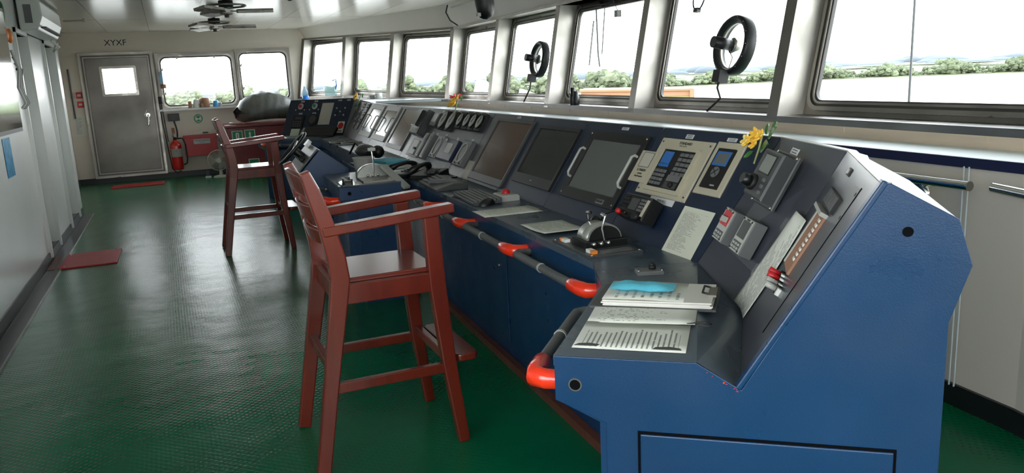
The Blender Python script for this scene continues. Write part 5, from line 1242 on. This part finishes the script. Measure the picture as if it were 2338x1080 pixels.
for k in range(4): mb = MB(); y = 7.6+.04*k; mb.tube([(Xb+.03, y, 1.85-.05*k), (Xb+.06, y+.03, 1.7), (Xb+.04, y-.02, 1.55), (Xb+.07, y+.03, 1.42), (Xb+.04, y, 1.38)], .012, 'blackm' if k % 2 else 'lgrey', n=7); mb.build('cable', kh)
ft = thing('flower_sprig', 'orange flower and green leaf stuck high beside the framed board', 'artificial flower', (Xb+.03, 7.62, 1.98))
for y in (7.53, 7.72): mb = MB(); mb.sph((Xb+.02, y, 1.97), .06, 'orange', ID, 10, (.4, .7, 1)); mb.build('blossom', ft)
mb = MB(); mb.sph((Xb+.02, 7.55, 2.14), .05, 'leaf', ID, 10, (.4, .6, 1.8)); mb.build('leaf', ft)
# ceiling fans -----------------------------------------------------------------------
def cfan(x, y, z, a0, L, label):
    t = thing('ceiling_fan', label, 'ceiling fan', (x, y, CEIL), 'steel ceiling fans over the walkway')
    mb = MB(); mb.cyl((x, y, (CEIL+.02+z)/2+.02), .02, CEIL+.02-z-.02, 'dgrey', n=12); mb.cyl((x, y, z+.075), .075, .07, 'blackm', n=20); mb.build('motor', t)
    mb = MB(); mb.tube([(x+.20*math.cos(k*.262), y+.20*math.sin(k*.262), z+.055) for k in range(24)], .011, 'steel_dark', closed=True, n=8); mb.build('ring', t)
    for k in range(3):
        G = Matrix.Translation((x, y, z)) @ rotz(a0+k*2.094) @ Matrix.Rotation(.22, 4, 'X'); mb = MB(); mb.prism([(.10, -.03), (.12, -.06), (L, -.065), (L, .065), (.12, .06), (.10, .03)], -.014, .014, 'steel', G); mb.bar(G @ V(.04, 0, 0), G @ V(.16, 0, 0), .03, .01, 'dgrey'); mb.build('blade', t)
    mb = MB(); mb.cyl((x, y, z-.03), .06, .02, 'steel_dark', n=20, r2=.065); mb.cyl((x, y, z-.05), .025, .03, 'dgrey', n=14); mb.build('cap', t)
cfan(.70, 9.1, 2.27, -.12, .48, 'nearer steel ceiling fan with a dark hub'); cfan(.70, 11.3, 2.27, -.05, .52, 'farther steel ceiling fan, lower in view')
for (x, y, lb) in ((1.486, 9.863, 'small black ceiling detector near the two fans'),): mb = MB(); mb.sph((x, y, CEIL+.02), .035, 'blackm', ID, 12, (1, 1, .6)); tag(mb.build('detector', origin=(x, y, CEIL)), lb, 'detector')
mb = MB(); mb.tube([(-1.1, 11.9, CEIL-.03), (-.86, 11.75, CEIL-.035)], .012, 'lgrey'); mb.sph((-.85, 11.74, CEIL-.035), .025, 'lgrey', ID, 10); tag(mb.build('ceiling_pipe', origin=(-.95, 11.8, CEIL)), 'short pale pipe stub under the ceiling by the left wall', 'pipe')

# things at the front windows -----------------------------------------------------------
def win_frame(i, off):
    a, b, ta = Bp[i], Bp[i+1], Tp[i]; ex = (b-a).normalized(); ey = ta-a; ey = (ey-ex*ey.dot(ex)).normalized(); n = ey.cross(ex)
    if n.dot(oN[i]) < 0: n = -n
    return a, ex, ey, n
def clear_view(i, pos, R, label, ex_r=.1):
    a, ex, ey, n = win_frame(i, 0); c = V(*pos); t = thing('clear_view_screen', label, 'clear-view screen', tuple(c), 'round black clear-view screens on the windows')
    F = FR(c, ex, ey, -n) if FR(c, ex, ey, -n).determinant() > 0 else FR(c, -ex, ey, -n)
    mb = MB(); prof = [(R, -.045), (R, .02), (R-.012, .034), (R-.03, .034), (R-.045, .012), (R-.045, -.045)]; mb.lathe(prof+[prof[0]], 'black', F, 44); mb.build('rim', t)
    mb = MB(); mb.lathe([(R-.045, -.02), (R-.052, -.02), (R-.052, .004), (R-.045, .004)], 'steel', F, 44)
    for k in range(14): mb.cyl(((R-.012)*math.cos(k*.449), (R-.012)*math.sin(k*.449), .030), .003, .008, 'chrome', F, n=6)
    mb.build('inner_ring', t)
    mb = MB(); mb.add([((R-.05)*math.cos(k*math.pi/22), (R-.05)*math.sin(k*math.pi/22), -.03) for k in range(44)], [tuple(range(44))], 'glass', F); mb.build('disc', t)
    mb = MB(); mb.cyl((0, 0, .085), .040, .15, 'black', F, 22); mb.build('motor', t)
    mb = MB(); mb.lathe([(0, -.055), (.026, -.05), (.034, -.035), (.03, -.025), (.044, -.015), (.038, -.008), (.055, .004), (.04, .014)], 'steel', F, 24); mb.build('hub', t)
    mb = MB(); mb.tube([(0, -.03, .03), (.02, -R*.4, .0), (-.0, -R*.75, .0), (-.0, -R, .03)], .0035, 'blackm', F, n=6); mb.build('lead', t)
    mb = MB(); mb.box((0, -R-.015, .055), (.085, .085, .075), 'blackm', F); mb.build('junction_box', t)
    return F
F = clear_view(6, (3.63, 4.46, 1.585), .205, 'large black ring clear-view screen in the second window from the right')
zc = 1.14; mb = MB(); mb.tube([F @ V(0, -.26, .06), F @ V(.01, -.30, .07), F @ V(.04, -.37, .05), V(3.49, 4.56, 1.145)], .008, 'blackm', n=8); tag(mb.build('power_cable', origin=(3.55, 4.5, 1.2)), 'black cable from the large clear-view screen to the sill', 'cable')
F = clear_view(4, (3.86, 8.05, 1.62), .20, 'smaller-looking black ring clear-view screen at the left, fifth window from the right')
mb = MB(); mb.tube([F @ V(0, -.26, .06), F @ V(.03, -.33, .07), V(3.70, 8.15, 1.16)], .008, 'blackm', n=8); tag(mb.build('power_cable', origin=(3.75, 8.1, 1.2)), 'black cable hanging from the left clear-view screen to the sill', 'cable')
# partial ring at top of second window
mb = MB(); F = FR(V(3.54, 4.72, 1.93), V(-.1, -.99, 0).normalized(), V(.19, -.02, .98).normalized(), V(-.97, .1, .19).normalized())
mb.tube([(.075*math.cos(math.radians(a)), .085*math.sin(math.radians(a)), 0) for a in range(180, 361, 15)], .006, 'dgrey', F); mb.box((0, -.085, 0), (.055, .03, .03), 'dgrey', F); mb.bar(F @ V(-.075, 0, 0), F @ V(-.075, .19, 0), .01, .01, 'dgrey'); mb.bar(F @ V(.075, 0, 0), F @ V(.075, .19, 0), .01, .01, 'dgrey')
tag(mb.build('lamp_bracket', origin=(3.54, 4.72, 2.1)), 'grey U-shaped bracket hanging at the top of the second window from the right', 'bracket')
sen = thing('sensor_box', 'small silver box hanging by a wire in the third window from the right', 'sensor', (3.58, 5.88, 1.93)); mb = MB(); mb.box((3.57, 5.87, 1.925), (.04, .05, .055), 'lgrey'); mb.build('box', sen); mb = MB(); mb.tube([(3.57, 5.87, 1.95), (3.60, 6.0, 2.05), (3.68, 6.15, 2.13)], .004, 'dgrey', n=6); mb.build('wire', sen)
# black lamp on ceiling edge
sp_ = thing('search_light', 'black rounded lamp hanging from the ceiling edge above the windows', 'lamp', (2.75, 6.75, 2.3))
F = Matrix.Translation((2.66, 6.6, 2.075)); mb = MB(); mb.lathe([(0, -.125), (.03, -.12), (.06, -.10), (.078, -.06), (.085, .0), (.088, .10), (.082, .2), (.06, .3), (.0, .32)], 'black', F @ Matrix.Rotation(-.08, 4, 'Y')); mb.build('housing', sp_)
mb = MB(); mb.cyl((2.66, 6.6, 2.40), .02, .14, 'blackm'); mb.build('stem', sp_); mb = MB(); mb.box((2.59, 6.58, 1.99), (.03, .04, .03), 'lgrey'); mb.build('clip', sp_)
# cable on upper band
mb = MB(); mb.tube([(3.70, 10.55, 2.45), (3.66, 10.52, 2.35), (3.70, 10.48, 2.24), (3.74, 10.3, 2.16)], .009, 'blackm', n=8); tag(mb.build('loose_cable', origin=(3.7, 10.5, 2.3)), 'black cable drooping over the band above the windows', 'cable')
mb = MB(); mb.box((3.70, 9.55, 2.405), (.02, 1.7, .02), 'lgrey', ID); struct(mb.build('trim_10'))
# things on the sill / ledge
bk = thing('binoculars', 'black binoculars standing upright on the window sill', 'binoculars', (3.62, 6.78, 1.14))
for q, (h, x) in enumerate(((.17, -.032), (.135, .035))):
    c = V(3.63, 6.80, 1.145)+V(-.05, -.99, 0)*x; mb = MB(); mb.lathe([(0, 0), (.030, 0), (.034, .02), (.033, h*.55), (.024, h*.7), (.026, h*.95), (.022, h), (0, h)], 'black', Matrix.Translation(c), 16); mb.build('barrel', bk)
mb = MB(); mb.box((3.63, 6.80, 1.20), (.03, .05, .05), 'blackm'); mb.build('bridge', bk)
mb = MB(); random.seed(2)
for k in range(12): a = k*.52; mb.bar((3.62, 10.2, 1.195), (3.62+.07*math.cos(a), 10.2+.22*math.sin(a)*random.uniform(.6, 1), 1.19+random.uniform(0, .06)), .04, .01, 'redcloth', ref=(0, 0, 1), w1=.015)
tag(mb.build('red_cloth', origin=(3.62, 10.2, 1.18)), 'crumpled red cloth flower on the window ledge beyond the gauges', 'cloth')
mb = MB(); mb.cyl((3.0, 12.0, 1.25), .055, .09, 'white', n=18, axis='z'); mb.box((2.9, 12.05, 1.235), (.08, .08, .07), 'mgrey'); tag(mb.build('small_camera', origin=(3.0, 12, 1.2)), 'small white and grey device on the ledge between far windows', 'device')
b1 = thing('water_bottle', 'clear bottle half full of bright blue liquid on the far console ledge', 'bottle', (2.16, 13.6, 1.2)); F = Matrix.Translation((2.13, 13.5, 1.195))
mb = MB(); mb.lathe([(0, .1), (.05, .1), (.05, .16), (.03, .21), (.018, .225), (.018, .25), (0, .25)], 'bottle', F); mb.build('body', b1); mb = MB(); mb.lathe([(0, 0), (.052, 0), (.052, .1), (0, .1)], 'bottle_liq', F); mb.build('liquid', b1)
b2 = thing('plastic_jug', 'large pale frosted jug on the ledge in the farthest front window', 'jug', (2.62, 13.72, 1.27)); F = Matrix.Translation((2.60, 13.72, 1.27)) @ rotz(-.4)
mb = MB(); mb.cbox((0, 0, .13), (.17, .17, .26), 'jug', F, .03); mb.build('body', b2); mb = MB(); mb.tube([(.04, 0, .25), (.10, 0, .27), (.11, 0, .18), (.08, 0, .1)], .012, 'bottle_liq', F); mb.build('handle', b2)
mb = MB(); mb.box((0, 0, .015), (.34, .12, .03), 'blue_b', Matrix.Translation((2.34, 13.42, 1.195)) @ rotz(-.5)); tag(mb.build('blue_tray', origin=(2.34, 13.42, 1.195)), 'shallow blue tray on the far console ledge beside the bottle', 'tray')
# pale ledge joining far wing to the windows
mb = MB(); ledge = [V(*pt(wl, 'top', 0)[:2], 0), V(*pt(wr, 'top', 0)[:2], 0), V(2.75, 11.2, 0), V(3.6, 10.78, 0), V(3.18, 12.1, 0), V(2.74, 13.45, 0), V(2.22, 14.6, 0), V(1.95, 13.6, 0)]
mb.prism([(p.x, p.y) for p in ledge], 1.15, 1.19, 'shelf'); struct(mb.build('trim_11'), 'pale ledge behind the far wing of the console')
mb = MB(); mb.box(((TL.x+TR.x)/2+wd_n.x*.12, (TL.y+TR.y)/2+wd_n.y*.12, 1.25), (.02, .02, .02), 'shelf')
q0, q1 = pt(wl, 'top', 1.262), pt(wr, 'top', 1.262); mb.hexa([q0+V(0, 0, -.02), q1+V(0, 0, -.02), q1+wd_n*.25+V(0, 0, -.02), q0+wd_n*.25+V(0, 0, -.02)], [q0, q1, q1+wd_n*.25, q0+wd_n*.25], 'lgrey'); struct(mb.build('trim_12'))
# chrome rails on the lower lining
def wrail(a, b, label):
    t = thing('grab_rail', label, 'handrail', tuple((a+b)/2), 'polished grab rails below the window shelf')
    d = (b-a).normalized(); mb = MB(); mb.tube([a, b], .019, 'chrome', n=18); mb.build('tube', t)
    mb = MB(); mb.cyl((0, 0, 0), .0195, .004, 'steel', FR(b, d.orthogonal().normalized(), d.cross(d.orthogonal()).normalized(), d)); mb.build('end_cap', t)
    n = V(d.y, -d.x, 0); n = n if n.x > 0 else -n
    for q in (.15, .85): mb = MB(); c = a+(b-a)*q; mb.tube([c, c+n*.075], .010, 'chrome'); mb.build('bracket', t)
    return t
aa, bb = lowP[7], lowP[8]; dd_ = (bb-aa).normalized(); nn_ = oN[7]
wrail(V(2.955, 3.6, .945), V(2.79, 2.03, .952), 'long polished rail on the cream lining behind the end of the console'); wrail(V(2.745, 1.90, .965), V(2.32, .9, .97), 'polished rail leaving the picture at the right edge')
mb = MB(); F = FR(V(2.868, 2.31, .885), V(-.09, -.99, 0).normalized(), V(0, 0, 1), V(-.99, .09, 0).normalized()); mb.lathe([(0, .012), (.03, .012), (.034, .02), (.048, .02), (.055, 0)], 'chrome', F); tag(mb.build('socket_cover', origin=tuple(F.translation)), 'round chrome socket cover on the lining behind the polished rail', 'socket')

# ------------------------------------------------------------------ outside
WZ = -18.5
def out_mat(name, rgb, rough=.9, sc=.03, a=.2):
    return mat(name, rgb, rough, noise=(sc, a))
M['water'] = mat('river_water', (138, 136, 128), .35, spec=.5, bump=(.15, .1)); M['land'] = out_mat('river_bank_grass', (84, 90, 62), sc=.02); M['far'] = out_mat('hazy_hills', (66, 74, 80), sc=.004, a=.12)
M['tree'] = mat('tree_foliage', (72, 80, 54), .8, noise=(.25, .4)); M['tree2'] = mat('pale_tree_foliage', (90, 98, 72), .8, noise=(.2, .35))
mb = MB(); mb.box((3000, 3000, WZ-.5), (14000, 14000, 1), 'water'); tag(mb.build('river_water', origin=(0, 0, WZ)), 'pale bright river water outside the windows', 'water')['kind'] = 'stuff'
def az(deg, dist, z=0): a = math.radians(deg); return V(math.sin(a)*dist, math.cos(a)*dist, z)
mb = MB(); sh = []     # shore line: azimuth (deg from +Y), distance
SHL = [(-22, 900), (0, 900), (14, 880), (24, 820), (33, 800), (37, 900), (45, 930), (55, 930), (72, 930)]
for a, d in SHL: sh.append(az(a, d))
fa = [az(a, 2600) for a, d in SHL[::-1]]
mb.prism([(p.x, p.y) for p in sh+fa][::-1], WZ-1, WZ+.8, 'land'); tag(mb.build('river_bank', origin=tuple(az(30, 600, WZ))), 'green river bank seen across the water', 'land')['kind'] = 'stuff'
random.seed(11); mb = MB(); mb2 = MB()
def blob(mb, c, r, key):
    vs = []; fs = []; n, m = 9, 5
    for i in range(m+1):
        t = -.5+ (math.pi/2+.5)*i/m
        for k in range(n): a = 2*math.pi*k/n; q = r*random.uniform(.78, 1.18); vs.append((c.x+q*math.cos(t)*math.cos(a), c.y+q*math.cos(t)*math.sin(a), c.z+q*.95*math.sin(t)))
    for i in range(m):
        for k in range(n): j = (k+1) % n; fs.append((i*n+k, i*n+j, (i+1)*n+j, (i+1)*n+k))
    mb.add(vs, fs, key)
for i in range(len(SHL)-1):
    (a0, d0), (a1, d1) = SHL[i], SHL[i+1]
    n = int(30+abs(a1-a0)*34)
    for k in range(n):
        t = random.random(); a = a0+(a1-a0)*t; d = (d0+(d1-d0)*t)+random.uniform(4, 90); h = random.uniform(5, 10.5)*(.75+.35*math.sin(a*1.7)+.15*math.sin(a*5.3))*(1.9 if a < 34 else 1.25)
        p = az(a, d, WZ); m_ = mb if random.random() < .65 else mb2; kk = 'tree' if random.random() < .65 else 'tree2'
        for q in range(6): blob(m_, p+V(random.uniform(-.5, .5)*h, random.uniform(-.5, .5)*h, h*random.uniform(.15, .85)+.5), h*random.uniform(.16, .32), kk)
tag(mb.build('tree_belt', origin=tuple(az(30, 600, WZ))), 'belt of green trees along the river bank', 'trees')['kind'] = 'stuff'
tag(mb2.build('tree_belt', origin=tuple(az(35, 600, WZ))), 'paler scattered trees among the bank tree belt', 'trees')['kind'] = 'stuff'
mb = MB()
for k in range(300):
    a = random.uniform(-25, 72); d = random.uniform(1500, 2600); h = random.uniform(4, 11)*(1.0+.5*math.sin(a*.9)); w_ = random.uniform(20, 60)
    mb.sph(tuple(az(a, d, WZ+8)), 1.0, 'far', ID, 10, (w_, w_, h), half=True)
mb.box((1500, 1500, WZ), (10, 10, 1), 'far'); tag(mb.build('distant_hills', origin=tuple(az(30, 2000, WZ))), 'hazy pale hills on the horizon', 'hills')['kind'] = 'stuff'
# fore deck crane house and aerial
ck = thing('deck_house', 'orange and yellow steel deck housing ahead of the bridge', 'deck housing', (16, 34, -8))
p, q = V(11.95, 21.95, 0), V(14.83, 20.12, 0); dq = (q-p).normalized(); nq = V(-dq.y, dq.x, 0); nq = nq if nq.x+nq.y > 0 else -nq
mb = MB(); mb.hexa([V(p.x, p.y, -9), V(q.x, q.y, -9), V(q.x, q.y, -9)+nq*3, V(p.x, p.y, -9)+nq*3], [V(p.x, p.y, .69), V(q.x, q.y, .59), V(q.x, q.y, .59)+nq*3, V(p.x, p.y, .69)+nq*3], 'yellow_ship'); mb.build('lower_housing', ck)
mb = MB(); mb.hexa([V(p.x, p.y, .70), V(q.x, q.y, .60), V(q.x, q.y, .60)+nq*3, V(p.x, p.y, .70)+nq*3], [V(p.x, p.y, .86), V(q.x, q.y, .76), V(q.x, q.y, .76)+nq*3, V(p.x, p.y, .86)+nq*3], 'orange_ship')
e = dq*.05; mb.hexa([V(p.x, p.y, .86)-e-nq*.06, V(q.x, q.y, .76)+e-nq*.06, V(q.x, q.y, .76)+e+nq*3, V(p.x, p.y, .86)-e+nq*3], [V(p.x, p.y, .92)-e-nq*.06, V(q.x, q.y, .82)+e-nq*.06, V(q.x, q.y, .82)+e+nq*3, V(p.x, p.y, .92)-e+nq*3], 'orange_ship'); mb.build('upper_band', ck)
mb = MB(); mb.bar(V(q.x, q.y, .8)-nq*.03, V(q.x, q.y, -2)-nq*.03, .14, .1, 'orange_ship', ref=tuple(dq)); mb.build('corner_post', ck)
mb = MB(); mb.tube([(6.02, 5.02, -1.2), (6.05, 5.03, 2.0), (6.0, 5.0, 7.0)], .011, 'dgrey', n=8); tag(mb.build('aerial_wire', origin=(6.0, 5.0, -1.2)), 'thin vertical aerial wire outside the rightmost window', 'aerial')
wp = thing('window_wiper', 'grey wiper arms outside the third window from the right', 'wiper', (3.98, 6.9, 2.1))
mb = MB(); mb.tube([(4.02, 7.02, 2.16), (3.94, 6.86, 1.62), (3.92, 6.80, 1.5)], .008, 'dgrey', n=6); mb.tube([(4.03, 6.85, 2.16), (3.96, 6.82, 1.62)], .006, 'dgrey', n=6); mb.build('arm', wp)
mb = MB(); mb.bar((3.99, 7.02, 1.95), (3.91, 6.99, 1.52), .016, .012, 'mgrey'); mb.build('blade', wp)
